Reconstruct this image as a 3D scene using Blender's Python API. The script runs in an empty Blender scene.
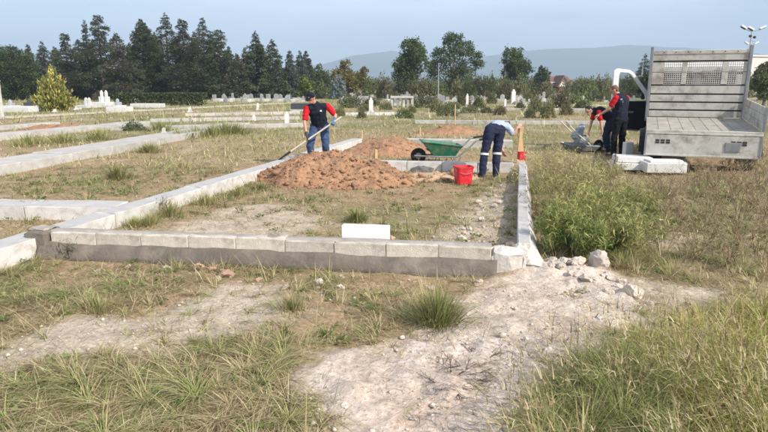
import bpy, bmesh, math, random
import numpy as np
from mathutils import Vector, Matrix, Quaternion

random.seed(7)
rng = np.random.default_rng(11)
scene = bpy.context.scene
COL = scene.collection
R = math.radians

# ------------------------------------------------------------------ camera
CAM_H = 1.70
PITCH = math.atan(131.0 / 600.0)
FPX = 600.0                      # focal length in units of a 768-wide picture
cam_data = bpy.data.cameras.new('camera')
cam_data.sensor_width = 36.0
cam_data.lens = FPX / 768.0 * 36.0
cam_data.clip_start = 0.05
cam_data.clip_end = 12000.0
cam = bpy.data.objects.new('camera', cam_data)
cam.location = (0, 0, CAM_H)
cam.rotation_euler = (math.pi / 2 - PITCH, 0, 0)
COL.objects.link(cam)
scene.camera = cam

# ------------------------------------------------------------------ sky and sun
SUN_EL, SUN_AZ = R(38), R(131)   # azimuth clockwise from +Y (view direction)
world = bpy.data.worlds.new('World')
scene.world = world
world.use_nodes = True
wn, wl = world.node_tree.nodes, world.node_tree.links
wn.clear()
w_out = wn.new('ShaderNodeOutputWorld')
w_bg = wn.new('ShaderNodeBackground')
w_bg.inputs['Strength'].default_value = 0.12
w_sky = wn.new('ShaderNodeTexSky')
w_sky.sky_type = 'NISHITA'
w_sky.sun_disc = False
w_sky.sun_elevation = SUN_EL
w_sky.sun_rotation = SUN_AZ
w_sky.altitude = 100
w_sky.air_density = 1.0
w_sky.dust_density = 0.7
w_sky.ozone_density = 1.2
# thin high cloud over the whole dome
w_tc = wn.new('ShaderNodeTexCoord')
w_map = wn.new('ShaderNodeMapping')
w_map.inputs['Scale'].default_value = (1.2, 1.2, 6.5)
w_noise = wn.new('ShaderNodeTexNoise')
w_noise.inputs['Scale'].default_value = 2.1
w_noise.inputs['Detail'].default_value = 7
w_noise.inputs['Roughness'].default_value = 0.55
w_ramp = wn.new('ShaderNodeMapRange')
w_ramp.inputs['From Min'].default_value = 0.36
w_ramp.inputs['From Max'].default_value = 0.66
w_ramp.inputs['To Min'].default_value = 0.12
w_ramp.inputs['To Max'].default_value = 0.85
w_mix = wn.new('ShaderNodeMix')
w_mix.data_type = 'RGBA'
w_mix.inputs['B'].default_value = (8.0, 8.4, 9.3, 1)
wl.new(w_tc.outputs['Generated'], w_map.inputs['Vector'])
wl.new(w_map.outputs['Vector'], w_noise.inputs['Vector'])
wl.new(w_noise.outputs['Fac'], w_ramp.inputs['Value'])
wl.new(w_ramp.outputs['Result'], w_mix.inputs['Factor'])
wl.new(w_sky.outputs['Color'], w_mix.inputs['A'])
wl.new(w_mix.outputs['Result'], w_bg.inputs['Color'])
wl.new(w_bg.outputs['Background'], w_out.inputs['Surface'])

sun_dir = Vector((math.sin(SUN_AZ) * math.cos(SUN_EL), math.cos(SUN_AZ) * math.cos(SUN_EL), math.sin(SUN_EL)))
sun_data = bpy.data.lights.new('sun', 'SUN')
sun_data.energy = 5.0
sun_data.angle = R(0.55)
sun_data.color = (1.0, 0.93, 0.82)
sun = bpy.data.objects.new('sun', sun_data)
sun.rotation_euler = sun_dir.to_track_quat('Z', 'Y').to_euler()
sun.location = sun_dir * 60
COL.objects.link(sun)

scene.view_settings.view_transform = 'Standard'
scene.view_settings.look = 'None'
scene.view_settings.gamma = 1.0
scene.view_settings.exposure = 0.50
scene.view_settings.use_curve_mapping = False
scene.cycles.max_bounces = 6
scene.cycles.diffuse_bounces = 3
scene.cycles.transmission_bounces = 4
scene.cycles.transparent_max_bounces = 8
scene.cycles.volume_bounces = 0
scene.cycles.use_denoising = True

# ------------------------------------------------------------------ measuring helpers
_cp, _sp = math.cos(PITCH), math.sin(PITCH)

def P(px, py, z=0.0):
    """Ground plan: the point at height z that was measured at (px, py) on the 768x432 survey picture."""
    cx, cy = (px - 384.0) / FPX, (216.0 - py) / FPX
    d = Vector((cx, _cp + cy * _sp, -_sp + cy * _cp))
    t = (z - CAM_H) / d.z
    return Vector((d.x * t, d.y * t, z))

def Q(px, dist, z=0.0):
    """Point at forward distance dist (metres) along survey column px."""
    depth = dist * _cp + (CAM_H - z) * _sp
    return Vector(((px - 384.0) / FPX * depth, dist, z))

def height_at(py, dist):
    """Height of something measured at row py when it stands dist metres away."""
    cy = (216.0 - py) / FPX
    dy, dz = _cp + cy * _sp, -_sp + cy * _cp
    return CAM_H + dz / dy * dist

# ------------------------------------------------------------------ noise in numpy
def _hash(ix, iy, seed):
    h = (ix.astype(np.int64) * 374761393 + iy.astype(np.int64) * 668265263 + seed * 974711) & 0x7fffffff
    h = ((h ^ (h >> 13)) * 1274126177) & 0x7fffffff
    h = (h ^ (h >> 16)) & 0xffff
    return h / 65535.0

def vnoise(x, y, seed=0):
    x = np.asarray(x, float); y = np.asarray(y, float)
    ix, iy = np.floor(x), np.floor(y)
    fx, fy = x - ix, y - iy
    fx = fx * fx * (3 - 2 * fx); fy = fy * fy * (3 - 2 * fy)
    a = _hash(ix, iy, seed); b = _hash(ix + 1, iy, seed)
    c = _hash(ix, iy + 1, seed); d = _hash(ix + 1, iy + 1, seed)
    return (a * (1 - fx) + b * fx) * (1 - fy) + (c * (1 - fx) + d * fx) * fy

def fbm(x, y, scale, octaves=4, seed=0, rough=0.5):
    x = np.asarray(x, float) / scale; y = np.asarray(y, float) / scale
    s, a, t = 0.0, 1.0, 0.0
    for k in range(octaves):
        s = s + a * vnoise(x + 13.7 * k, y - 7.3 * k, seed + k)
        t += a; a *= rough; x = x * 2.03; y = y * 2.03
    return s / t

def in_poly(x, y, poly):
    x = np.asarray(x); y = np.asarray(y)
    inside = np.zeros(x.shape, bool)
    n = len(poly)
    for i in range(n):
        x0, y0 = poly[i]; x1, y1 = poly[(i + 1) % n]
        c = ((y0 > y) != (y1 > y)) & (x < (x1 - x0) * (y - y0) / (y1 - y0 + 1e-12) + x0)
        inside ^= c
    return inside

# ------------------------------------------------------------------ mesh helpers
def tag(o, label=None, cat=None, group=None, kind=None):
    if label: o['label'] = label
    if cat: o['category'] = cat
    if group: o['group'] = group
    if kind: o['kind'] = kind
    return o

def empty(name, loc=(0, 0, 0), rz=0.0):
    o = bpy.data.objects.new(name, None)
    o.location = loc; o.rotation_euler = (0, 0, rz)
    o.empty_display_size = 0.2
    COL.objects.link(o)
    return o

def link_mesh(name, me, parent=None, loc=None, rot=None, mat=None):
    o = bpy.data.objects.new(name, me)
    COL.objects.link(o)
    if mat is not None and not me.materials:
        me.materials.append(mat)
    if parent is not None: o.parent = parent
    if loc is not None: o.location = loc
    if rot is not None: o.rotation_euler = rot
    return o

def copy_tree(o, parent=None):
    c = o.copy(); COL.objects.link(c); c.parent = parent
    for ch in list(o.children): copy_tree(ch, c)
    return c

def np_mesh(name, verts, faces_flat, sizes, mat=None, col=None, smooth=False):
    """Mesh straight from arrays. sizes: vertices per face (int or array). col: per-vertex rgb."""
    me = bpy.data.meshes.new(name)
    verts = np.asarray(verts, np.float32).reshape(-1, 3)
    faces_flat = np.asarray(faces_flat, np.int32).ravel()
    if np.isscalar(sizes):
        sizes = np.full(len(faces_flat) // sizes, sizes, np.int32)
    sizes = np.asarray(sizes, np.int32)
    me.vertices.add(len(verts)); me.vertices.foreach_set('co', verts.ravel())
    me.loops.add(len(faces_flat)); me.loops.foreach_set('vertex_index', faces_flat)
    starts = np.concatenate([[0], np.cumsum(sizes)[:-1]]).astype(np.int32)
    me.polygons.add(len(sizes)); me.polygons.foreach_set('loop_start', starts)
    if smooth: me.polygons.foreach_set('use_smooth', np.ones(len(sizes), bool))
    me.update(calc_edges=True)
    if col is not None:
        at = me.color_attributes.new('col', 'FLOAT_COLOR', 'POINT')
        c4 = np.ones((len(verts), 4), np.float32); c4[:, :3] = col
        at.data.foreach_set('color', c4.ravel())
    if mat is not None: me.materials.append(mat)
    return me

class MB:
    """Collects shapes; build() links them as one mesh object."""
    def __init__(self): self.v = []; self.f = []
    def add(self, vs, fs):
        n = len(self.v); self.v += [tuple(p) for p in vs]; self.f += [tuple(i + n for i in f) for f in fs]
        return self
    def box(self, c, s, rot=None):
        hx, hy, hz = s[0] / 2, s[1] / 2, s[2] / 2
        vs = [Vector((x, y, z)) for z in (-hz, hz) for y in (-hy, hy) for x in (-hx, hx)]
        if rot is not None: vs = [rot @ p for p in vs]
        c = Vector(c)
        return self.add([p + c for p in vs], [(0, 2, 3, 1), (4, 5, 7, 6), (0, 1, 5, 4), (2, 6, 7, 3), (0, 4, 6, 2), (1, 3, 7, 5)])
    def span(self, a, b):
        a, b = Vector(a), Vector(b)
        return self.box((a + b) / 2, b - a)
    def tube(self, pts, rad, n=8, caps=True):
        pts = [Vector(p) for p in pts]
        if not hasattr(rad, '__len__'): rad = [rad] * len(pts)
        vs, fs = [], []
        prev = None
        for i, p in enumerate(pts):
            d = (pts[min(i + 1, len(pts) - 1)] - pts[max(i - 1, 0)])
            if d.length < 1e-9: d = Vector((0, 0, 1))
            d.normalize()
            if prev is None:
                a = d.orthogonal().normalized()
            else:
                a = (prev - d * prev.dot(d))
                a = a.normalized() if a.length > 1e-6 else d.orthogonal().normalized()
            prev = a
            b = d.cross(a)
            for k in range(n):
                t = 2 * math.pi * k / n
                vs.append(p + (a * math.cos(t) + b * math.sin(t)) * rad[i])
        for i in range(len(pts) - 1):
            for k in range(n):
                fs.append((i * n + k, i * n + (k + 1) % n, (i + 1) * n + (k + 1) % n, (i + 1) * n + k))
        if caps:
            fs.append(tuple(range(n - 1, -1, -1)))
            fs.append(tuple((len(pts) - 1) * n + k for k in range(n)))
        return self.add(vs, fs)
    def lathe(self, prof, n=20, c=(0, 0, 0), axis='z'):
        """prof: list of (r, h)."""
        vs, fs = [], []
        c = Vector(c)
        for r, h in prof:
            for k in range(n):
                t = 2 * math.pi * k / n
                p = (r * math.cos(t), r * math.sin(t), h)
                if axis == 'x': p = (p[2], p[0], p[1])
                if axis == 'y': p = (p[0], p[2], p[1])
                vs.append(Vector(p) + c)
        for i in range(len(prof) - 1):
            for k in range(n):
                fs.append((i * n + k, i * n + (k + 1) % n, (i + 1) * n + (k + 1) % n, (i + 1) * n + k))
        fs.append(tuple(range(n - 1, -1, -1))); fs.append(tuple((len(prof) - 1) * n + k for k in range(n)))
        return self.add(vs, fs)
    def prism(self, outline, y0, y1, axis='y'):
        """outline in (a, b); extruded between y0 and y1. axis y: (a, y, b); x: (y, a, b); z: (a, b, y)."""
        n = len(outline)
        def m(a, b, t): return {'y': (a, t, b), 'x': (t, a, b), 'z': (a, b, t)}[axis]
        vs = [m(a, b, y0) for a, b in outline] + [m(a, b, y1) for a, b in outline]
        fs = [tuple(range(n - 1, -1, -1)), tuple(range(n, 2 * n))] + [(i, (i + 1) % n, (i + 1) % n + n, i + n) for i in range(n)]
        return self.add(vs, fs)
    def mesh(self, name, mat=None, bevel=0.0, smooth=False, fix=True):
        me = bpy.data.meshes.new(name)
        me.from_pydata(self.v, [], self.f)
        if fix or bevel:
            bm = bmesh.new(); bm.from_mesh(me)
            bmesh.ops.recalc_face_normals(bm, faces=bm.faces)
            if bevel: bmesh.ops.bevel(bm, geom=[e for e in bm.edges if len(e.link_faces) == 2 and e.calc_face_angle(0) > 0.6], offset=bevel, segments=1, affect='EDGES', clamp_overlap=True)
            bm.to_mesh(me); bm.free()
        if smooth:
            me.polygons.foreach_set('use_smooth', np.ones(len(me.polygons), bool))
        if mat is not None: me.materials.append(mat)
        return me
    def build(self, name, mat, parent=None, bevel=0.0, smooth=False, loc=None, rot=None):
        return link_mesh(name, self.mesh(name, mat, bevel, smooth), parent, loc, rot)

# ------------------------------------------------------------------ materials
def nodes_of(name):
    m = bpy.data.materials.new(name); m.use_nodes = True
    n, l = m.node_tree.nodes, m.node_tree.links
    b = n['Principled BSDF']
    return m, n, l, b

def surf(name, color, rough=0.8, var=0.25, scale=6.0, bump=0.3, bscale=40.0, metal=0.0, stain=None, stain_amt=0.4, stain_scale=2.5, spec=0.3, obj_rand=0.0, bdist=0.01):
    """Procedural surface: base colour with cloudy variation, optional stains of another colour, fine bump."""
    m, n, l, b = nodes_of(name)
    tc = n.new('ShaderNodeTexCoord')
    nz = n.new('ShaderNodeTexNoise'); nz.inputs['Scale'].default_value = scale; nz.inputs['Detail'].default_value = 6
    nz.inputs['Roughness'].default_value = 0.65
    l.new(tc.outputs['Object'], nz.inputs['Vector'])
    mx = n.new('ShaderNodeMix'); mx.data_type = 'RGBA'
    mx.inputs['A'].default_value = tuple(c * (1 - var) for c in color) + (1,)
    mx.inputs['B'].default_value = tuple(min(1, c * (1 + var)) for c in color) + (1,)
    mr = n.new('ShaderNodeMapRange'); mr.inputs['From Min'].default_value = 0.3; mr.inputs['From Max'].default_value = 0.7
    l.new(nz.outputs['Fac'], mr.inputs['Value']); l.new(mr.outputs['Result'], mx.inputs['Factor'])
    out = mx.outputs['Result']
    if stain is not None:
        ns = n.new('ShaderNodeTexNoise'); ns.inputs['Scale'].default_value = stain_scale; ns.inputs['Detail'].default_value = 8
        ns.inputs['Roughness'].default_value = 0.7
        mp = n.new('ShaderNodeMapping'); mp.inputs['Location'].default_value = (3.1, 7.7, 1.3)
        l.new(tc.outputs['Object'], mp.inputs['Vector']); l.new(mp.outputs['Vector'], ns.inputs['Vector'])
        ms = n.new('ShaderNodeMapRange'); ms.inputs['From Min'].default_value = 0.48; ms.inputs['From Max'].default_value = 0.68
        ms.inputs['To Max'].default_value = stain_amt
        l.new(ns.outputs['Fac'], ms.inputs['Value'])
        m2 = n.new('ShaderNodeMix'); m2.data_type = 'RGBA'; m2.inputs['B'].default_value = tuple(stain) + (1,)
        l.new(ms.outputs['Result'], m2.inputs['Factor']); l.new(out, m2.inputs['A']); out = m2.outputs['Result']
    if obj_rand:
        oi = n.new('ShaderNodeObjectInfo'); m3 = n.new('ShaderNodeMapRange')
        m3.inputs['To Min'].default_value = 1 - obj_rand; m3.inputs['To Max'].default_value = 1 + obj_rand
        l.new(oi.outputs['Random'], m3.inputs['Value'])
        vm = n.new('ShaderNodeVectorMath'); vm.operation = 'SCALE'
        l.new(out, vm.inputs[0]); l.new(m3.outputs['Result'], vm.inputs['Scale']); out = vm.outputs['Vector']
    l.new(out, b.inputs['Base Color'])
    b.inputs['Roughness'].default_value = rough
    b.inputs['Metallic'].default_value = metal
    b.inputs['Specular IOR Level'].default_value = spec
    if bump:
        nb = n.new('ShaderNodeTexNoise'); nb.inputs['Scale'].default_value = bscale; nb.inputs['Detail'].default_value = 5
        l.new(tc.outputs['Object'], nb.inputs['Vector'])
        bp = n.new('ShaderNodeBump'); bp.inputs['Strength'].default_value = bump; bp.inputs['Distance'].default_value = bdist
        l.new(nb.outputs['Fac'], bp.inputs['Height']); l.new(bp.outputs['Normal'], b.inputs['Normal'])
    return m

def darker_tops(m, top, amt=.75):
    """Mixes a darker grey, broken by noise, into the upward faces of concrete."""
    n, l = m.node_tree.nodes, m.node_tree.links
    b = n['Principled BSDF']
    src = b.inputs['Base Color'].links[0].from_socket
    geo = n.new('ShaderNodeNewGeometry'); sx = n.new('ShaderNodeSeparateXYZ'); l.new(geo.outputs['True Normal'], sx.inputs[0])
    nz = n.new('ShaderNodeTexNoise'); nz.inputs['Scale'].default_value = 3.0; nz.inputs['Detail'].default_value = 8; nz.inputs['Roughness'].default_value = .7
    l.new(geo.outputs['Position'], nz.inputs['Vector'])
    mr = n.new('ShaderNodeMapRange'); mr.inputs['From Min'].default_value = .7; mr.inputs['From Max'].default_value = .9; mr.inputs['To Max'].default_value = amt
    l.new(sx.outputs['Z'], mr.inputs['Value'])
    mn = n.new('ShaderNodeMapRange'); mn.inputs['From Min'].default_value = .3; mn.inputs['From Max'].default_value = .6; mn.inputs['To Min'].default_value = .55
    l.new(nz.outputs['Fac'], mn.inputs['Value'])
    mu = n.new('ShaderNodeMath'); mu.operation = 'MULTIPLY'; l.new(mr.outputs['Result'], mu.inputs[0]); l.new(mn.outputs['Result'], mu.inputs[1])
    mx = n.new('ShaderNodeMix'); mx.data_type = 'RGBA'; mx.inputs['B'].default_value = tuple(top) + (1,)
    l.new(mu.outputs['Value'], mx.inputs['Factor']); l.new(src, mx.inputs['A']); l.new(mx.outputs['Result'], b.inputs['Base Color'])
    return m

def leaf_mat(name, translucent=0.3, rough=0.7, tint=(1, 1, 1)):
    """Foliage: colour from the mesh's own per-leaf attribute."""
    m, n, l, b = nodes_of(name)
    at = n.new('ShaderNodeAttribute'); at.attribute_name = 'col'
    oi = n.new('ShaderNodeObjectInfo')
    mr = n.new('ShaderNodeMapRange'); mr.inputs['To Min'].default_value = 0.85; mr.inputs['To Max'].default_value = 1.15
    l.new(oi.outputs['Random'], mr.inputs['Value'])
    vm = n.new('ShaderNodeVectorMath'); vm.operation = 'SCALE'
    l.new(at.outputs['Color'], vm.inputs[0]); l.new(mr.outputs['Result'], vm.inputs['Scale'])
    l.new(vm.outputs['Vector'], b.inputs['Base Color'])
    b.inputs['Roughness'].default_value = rough
    b.inputs['Specular IOR Level'].default_value = 0.2
    tr = n.new('ShaderNodeBsdfTranslucent'); l.new(vm.outputs['Vector'], tr.inputs['Color'])
    mx = n.new('ShaderNodeMixShader'); mx.inputs['Fac'].default_value = translucent
    l.new(b.outputs['BSDF'], mx.inputs[1]); l.new(tr.outputs['BSDF'], mx.inputs[2])
    l.new(mx.outputs['Shader'], n['Material Output'].inputs['Surface'])
    return m

M = {}
M['concrete'] = surf('concrete', (0.50, 0.485, 0.47), 0.9, 0.16, 5, 0.5, 60, stain=(0.30, 0.27, 0.24), stain_amt=0.45, stain_scale=2.2, obj_rand=0.08)
M['old_concrete'] = surf('old_concrete', (0.46, 0.44, 0.41), 0.92, 0.2, 4, 0.6, 45, stain=(0.26, 0.23, 0.18), stain_amt=0.55, stain_scale=1.6, obj_rand=0.1)
M['concrete'] = darker_tops(surf('cast_concrete', (0.60, 0.575, 0.545), 0.9, 0.12, 5, 0.5, 60, stain=(0.30, 0.26, 0.21), stain_amt=0.7, stain_scale=3.5, obj_rand=0.08), (.37, .355, .35), .85)
M['old_concrete'] = darker_tops(M['old_concrete'], (.42, .39, .36), .5)
M['block'] = surf('kerb_block', (0.55, 0.495, 0.425), 0.95, 0.16, 14, 0.45, 70, stain=(0.27, 0.235, 0.195), stain_amt=0.75, stain_scale=5, obj_rand=0.12)
M['mortar'] = surf('wet_mortar', (0.150, 0.128, 0.105), 0.85, 0.28, 4, 0.8, 30, stain=(0.29, 0.25, 0.205), stain_amt=0.7, stain_scale=2.4)
M['dry_mortar'] = surf('dry_mortar', (0.34, 0.31, 0.275), 0.95, 0.2, 8, 0.6, 40, stain=(0.17, 0.145, 0.12), stain_amt=0.8, stain_scale=2)
M['grey_mortar'] = surf('grey_mortar', (0.15, 0.145, 0.145), 0.9, 0.2, 6, 0.8, 45)
M['plaster'] = surf('pale_mortar', (0.56, 0.525, 0.485), 0.95, 0.15, 7, 0.9, 30, stain=(0.42, 0.36, 0.31), stain_amt=0.5, stain_scale=6)
M['marble'] = surf('white_marble', (0.62, 0.61, 0.59), 0.45, 0.06, 3, 0.05, 60, stain=(0.5, 0.5, 0.5), stain_amt=0.4, stain_scale=3, spec=0.5, obj_rand=0.1)
M['grave'] = surf('old_grave_stone', (0.47, 0.455, 0.43), 0.7, 0.18, 2, 0.2, 30, stain=(0.22, 0.21, 0.19), stain_amt=0.7, stain_scale=1.5, obj_rand=0.3)
M['greymarble'] = surf('grey_marble', (0.36, 0.36, 0.37), 0.5, 0.15, 4, 0.1, 60, obj_rand=0.2)
M['darkstone'] = surf('dark_granite', (0.06, 0.06, 0.065), 0.35, 0.25, 20, 0.05, 60, spec=0.5)
M['foam'] = surf('white_foam', (0.82, 0.82, 0.80), 0.85, 0.03, 8, 0.2, 90)
M['redsoil'] = surf('red_soil', (0.36, 0.205, 0.118), 0.95, 0.32, 12, 1.0, 30, stain=(0.19, 0.11, 0.07), stain_amt=0.75, stain_scale=2.2, bdist=0.03)
M['clod'] = surf('soil_clod', (0.33, 0.19, 0.112), 0.95, 0.3, 10, 1.0, 30, obj_rand=0.2)
M['brickstone'] = surf('reddish_stone', (0.44, 0.28, 0.20), 0.95, 0.2, 12, 0.9, 30, obj_rand=0.15)
M['palestone'] = surf('pale_stone', (0.53, 0.455, 0.39), 0.95, 0.18, 12, 1.0, 20, stain=(0.38, 0.30, 0.235), stain_amt=0.6, stain_scale=8, obj_rand=0.12, bdist=.02)
M['dullstone'] = surf('dull_stone', (0.41, 0.335, 0.26), 0.95, 0.2, 12, 1.0, 22, stain=(0.27, 0.20, 0.15), stain_amt=0.6, stain_scale=8, obj_rand=0.2, bdist=.02)
M['alu'] = surf('weathered_board', (0.52, 0.50, 0.45), 0.65, 0.16, 2.6, 0.2, 30, metal=0.1, stain=(0.22, 0.175, 0.13), stain_amt=0.9, stain_scale=3.2, spec=0.4, obj_rand=0.04)
M['bedfloor'] = surf('dusty_bed_floor', (0.36, 0.325, 0.28), 0.85, 0.22, 3, 0.4, 30, stain=(0.18, 0.155, 0.13), stain_amt=0.7, stain_scale=2.6, obj_rand=0.06)
M['darkmetal'] = surf('dark_steel', (0.035, 0.035, 0.038), 0.6, 0.3, 8, 0.1, 40)
M['greymetal'] = surf('grey_steel', (0.27, 0.28, 0.29), 0.5, 0.2, 8, 0.1, 40, metal=0.5)
M['galv'] = surf('galvanised_steel', (0.42, 0.44, 0.46), 0.45, 0.15, 10, 0.05, 40, metal=0.6)
M['whitepaint'] = surf('white_car_paint', (0.80, 0.81, 0.82), 0.28, 0.03, 3, 0.0, 40, spec=0.5, stain=(0.55, 0.53, 0.5), stain_amt=0.3)
M['blackplastic'] = surf('black_plastic', (0.018, 0.018, 0.020), 0.6, 0.2, 8, 0.1, 60)
M['greyplastic'] = surf('grey_plastic', (0.22, 0.21, 0.20), 0.75, 0.25, 6, 0.2, 40, stain=(0.36, 0.32, 0.27), stain_amt=0.6)
M['rubber'] = surf('tyre_rubber', (0.022, 0.021, 0.020), 0.85, 0.3, 8, 0.3, 50, stain=(0.14, 0.115, 0.09), stain_amt=0.5)
M['green'] = surf('green_enamel', (0.014, 0.15, 0.078), 0.5, 0.25, 6, 0.1, 40, spec=0.4, stain=(0.24, 0.21, 0.17), stain_amt=0.75, stain_scale=6)
M['greenin'] = surf('green_tray_inside', (0.016, 0.12, 0.07), 0.6, 0.25, 6, 0.2, 40, stain=(0.24, 0.22, 0.19), stain_amt=0.7)
M['red'] = surf('red_plastic', (0.60, 0.016, 0.030), 0.5, 0.10, 5, 0.05, 40, spec=0.4, stain=(0.45, 0.22, 0.19), stain_amt=0.45, stain_scale=9)
M['wood'] = surf('raw_wood', (0.56, 0.37, 0.20), 0.8, 0.2, 9, 0.3, 60, stain=(0.34, 0.22, 0.12), stain_amt=0.5)
M['shaft'] = surf('pale_wood_shaft', (0.60, 0.53, 0.42), 0.7, 0.15, 9, 0.2, 60)
M['bark'] = surf('conifer_bark', (0.115, 0.08, 0.062), 0.95, 0.35, 3, 0.8, 8, bdist=0.05)
M['palebark'] = surf('grey_bark', (0.17, 0.15, 0.125), 0.95, 0.3, 3, 0.8, 8, bdist=0.05)
M['skin'] = surf('skin', (0.50, 0.275, 0.19), 0.55, 0.10, 10, 0.1, 60, spec=0.4)
M['hair'] = surf('dark_hair', (0.020, 0.016, 0.014), 0.7, 0.4, 30, 0.5, 80)
M['greyhair'] = surf('grey_hair', (0.16, 0.14, 0.125), 0.8, 0.3, 30, 0.5, 80)
M['stubble'] = surf('cropped_hair', (0.17, 0.10, 0.075), 0.8, 0.2, 30, 0.3, 80)
M['navy'] = surf('navy_cloth', (0.014, 0.016, 0.030), 0.9, 0.25, 14, 0.4, 18, spec=0.2, bdist=0.03)
M['navytrouser'] = surf('navy_trouser_cloth', (0.020, 0.025, 0.052), 0.9, 0.25, 14, 0.5, 14, spec=0.2, bdist=0.03)
M['jeans'] = surf('denim', (0.050, 0.080, 0.165), 0.9, 0.3, 9, 0.5, 16, spec=0.2, bdist=0.03)
M['blackcloth'] = surf('black_cloth', (0.010, 0.010, 0.012), 0.9, 0.3, 14, 0.4, 18, spec=0.2, bdist=0.03)
M['redcloth'] = surf('red_cloth', (0.52, 0.016, 0.026), 0.9, 0.15, 14, 0.4, 18, spec=0.2, bdist=0.03)
M['bluecloth'] = surf('pale_blue_cloth', (0.36, 0.43, 0.52), 0.9, 0.12, 9, 0.6, 12, spec=0.2, bdist=0.04)
M['glove'] = surf('dark_glove', (0.06, 0.065, 0.08), 0.9, 0.2, 14, 0.3, 30)
M['blueglove'] = surf('blue_glove', (0.10, 0.16, 0.26), 0.9, 0.2, 14, 0.3, 30)
M['reflect'] = surf('reflective_band', (0.62, 0.62, 0.58), 0.4, 0.1, 14, 0.1, 30)
M['shoe'] = surf('work_shoe', (0.03, 0.027, 0.025), 0.7, 0.3, 14, 0.3, 30)
M['whiteprint'] = surf('white_print', (0.78, 0.78, 0.78), 0.8, 0.05, 14, 0.0, 30)
M['rust'] = surf('rusty_steel', (0.17, 0.09, 0.055), 0.85, 0.3, 20, 0.4, 60)
M['sack'] = surf('white_sack', (0.74, 0.74, 0.72), 0.7, 0.08, 6, 0.5, 14, bdist=0.03)
M['bluegrey'] = surf('blue_grey_cloth', (0.32, 0.36, 0.42), 0.8, 0.25, 6, 0.5, 14, bdist=0.03)
M['canister'] = surf('white_plastic', (0.76, 0.76, 0.72), 0.45, 0.05, 6, 0.05, 30)
M['roof'] = surf('clay_roof_tile', (0.17, 0.095, 0.07), 0.9, 0.2, 2, 0.4, 5, bdist=0.1)
M['housewall'] = surf('house_render', (0.66, 0.62, 0.56), 0.9, 0.08, 1, 0.1, 8)
M['housewood'] = surf('brown_timber', (0.13, 0.075, 0.05), 0.9, 0.2, 2, 0.1, 8)
M['lampblack'] = surf('lamp_housing', (0.05, 0.05, 0.055), 0.5, 0.2, 8, 0.0, 30)
M['lampwhite'] = surf('lamp_glass', (0.74, 0.76, 0.78), 0.25, 0.04, 8, 0.0, 30)
def glass_mat():
    m, n, l, b = nodes_of('window_glass')
    gl = n.new('ShaderNodeBsdfGlossy'); gl.inputs['Roughness'].default_value = 0.03; gl.inputs['Color'].default_value = (0.9, 0.95, 1, 1)
    tr = n.new('ShaderNodeBsdfTransparent'); tr.inputs['Color'].default_value = (0.72, 0.78, 0.76, 1)
    fr = n.new('ShaderNodeFresnel'); fr.inputs['IOR'].default_value = 1.45
    mx = n.new('ShaderNodeMixShader')
    l.new(fr.outputs['Fac'], mx.inputs['Fac']); l.new(tr.outputs['BSDF'], mx.inputs[1]); l.new(gl.outputs['BSDF'], mx.inputs[2])
    l.new(mx.outputs['Shader'], n['Material Output'].inputs['Surface'])
    return m
M['glass'] = glass_mat()
M['darkpane'] = surf('dark_window_pane', (0.05, 0.06, 0.07), 0.15, 0.1, 3, 0.0, 30, spec=0.6)
M['leaf'] = leaf_mat('foliage', 0.25)
M['grass'] = leaf_mat('grass_blades', 0.2, 0.7)
# ------------------------------------------------------------------ layout of kerbs (world plan)
KERBS = []     # (A, B, width, height, normal) used for building and for keeping grass off
def plan_kerb(a, b, w, h):
    """a, b: points on the kerb's top front edge; the kerb extends w behind that edge."""
    A, B = Vector((a.x, a.y, 0)), Vector((b.x, b.y, 0))
    d = (B - A).normalized()
    n = Vector((-d.y, d.x, 0))          # to the left of A->B
    k = dict(A=A, B=B, w=w, h=h, d=d, n=n, L=(B - A).length)
    KERBS.append(k)
    return k
# right-going edges: width runs away from the camera
k_front = plan_kerb(P(50, 231.5, .26), P(492, 247.5, .26), .15, .26)
k_left = plan_kerb(P(-30, 258, .2), P(362, 138.5, .2), .30, .20)
k_side = plan_kerb(P(-150, 205, .19), P(112, 207.5, .19), .45, .19)
k_cross = plan_kerb(P(372, 160.8, .2), P(514, 163.5, .2), .20, .20)
k_cross2 = plan_kerb(P(392, 139.2, .2), P(513, 141.0, .2), .45, .20)
k_right = plan_kerb(P(530.5, 243, .2), P(525.0, 161, .2), .125, .20)
k_far1 = plan_kerb(P(415, 120.2, .15), P(640, 121.5, .15), .30, .15)
k_path = plan_kerb(P(-140, 190, .2), P(250, 122.5, .2), 1.0, .20)
k_l1 = plan_kerb(P(-60, 141, .18), P(150, 121, .18), .8, .18)
k_l2 = plan_kerb(P(-40, 129.5, .15), P(60, 122, .15), .5, .15)
k_l3 = plan_kerb(P(95, 127, .15), P(305, 123.5, .15), .35, .15)
k_l4 = plan_kerb(P(150, 119.0, .15), P(300, 116.5, .15), .3, .15)
k_l5 = plan_kerb(P(185, 113.5, .15), P(300, 111.5, .15), .3, .15)
k_far2 = plan_kerb(P(345, 113.0, .15), P(402, 112.4, .15), .3, .15)
k_far3 = plan_kerb(P(440, 110.0, .15), P(502, 110.2, .15), .3, .15)
k_far4 = plan_kerb(P(505, 108.0, .15), P(640, 108.8, .15), .3, .15)

# truck: rear-left corner of its bed, heading turned clockwise from +Y
TRUCK_A = R(23)
TRUCK_W = 2.02
_f = Vector((math.sin(TRUCK_A), math.cos(TRUCK_A), 0)); _r = Vector((math.cos(TRUCK_A), -math.sin(TRUCK_A), 0))
_rl = P(646, 131, .80)
TRUCK_O = Vector((_rl.x, _rl.y, 0)) + _r * (TRUCK_W / 2)
def truck_uv(x, y):
    dx, dy = x - TRUCK_O.x, y - TRUCK_O.y
    return dx * _r.x + dy * _r.y, dx * _f.x + dy * _f.y

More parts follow.
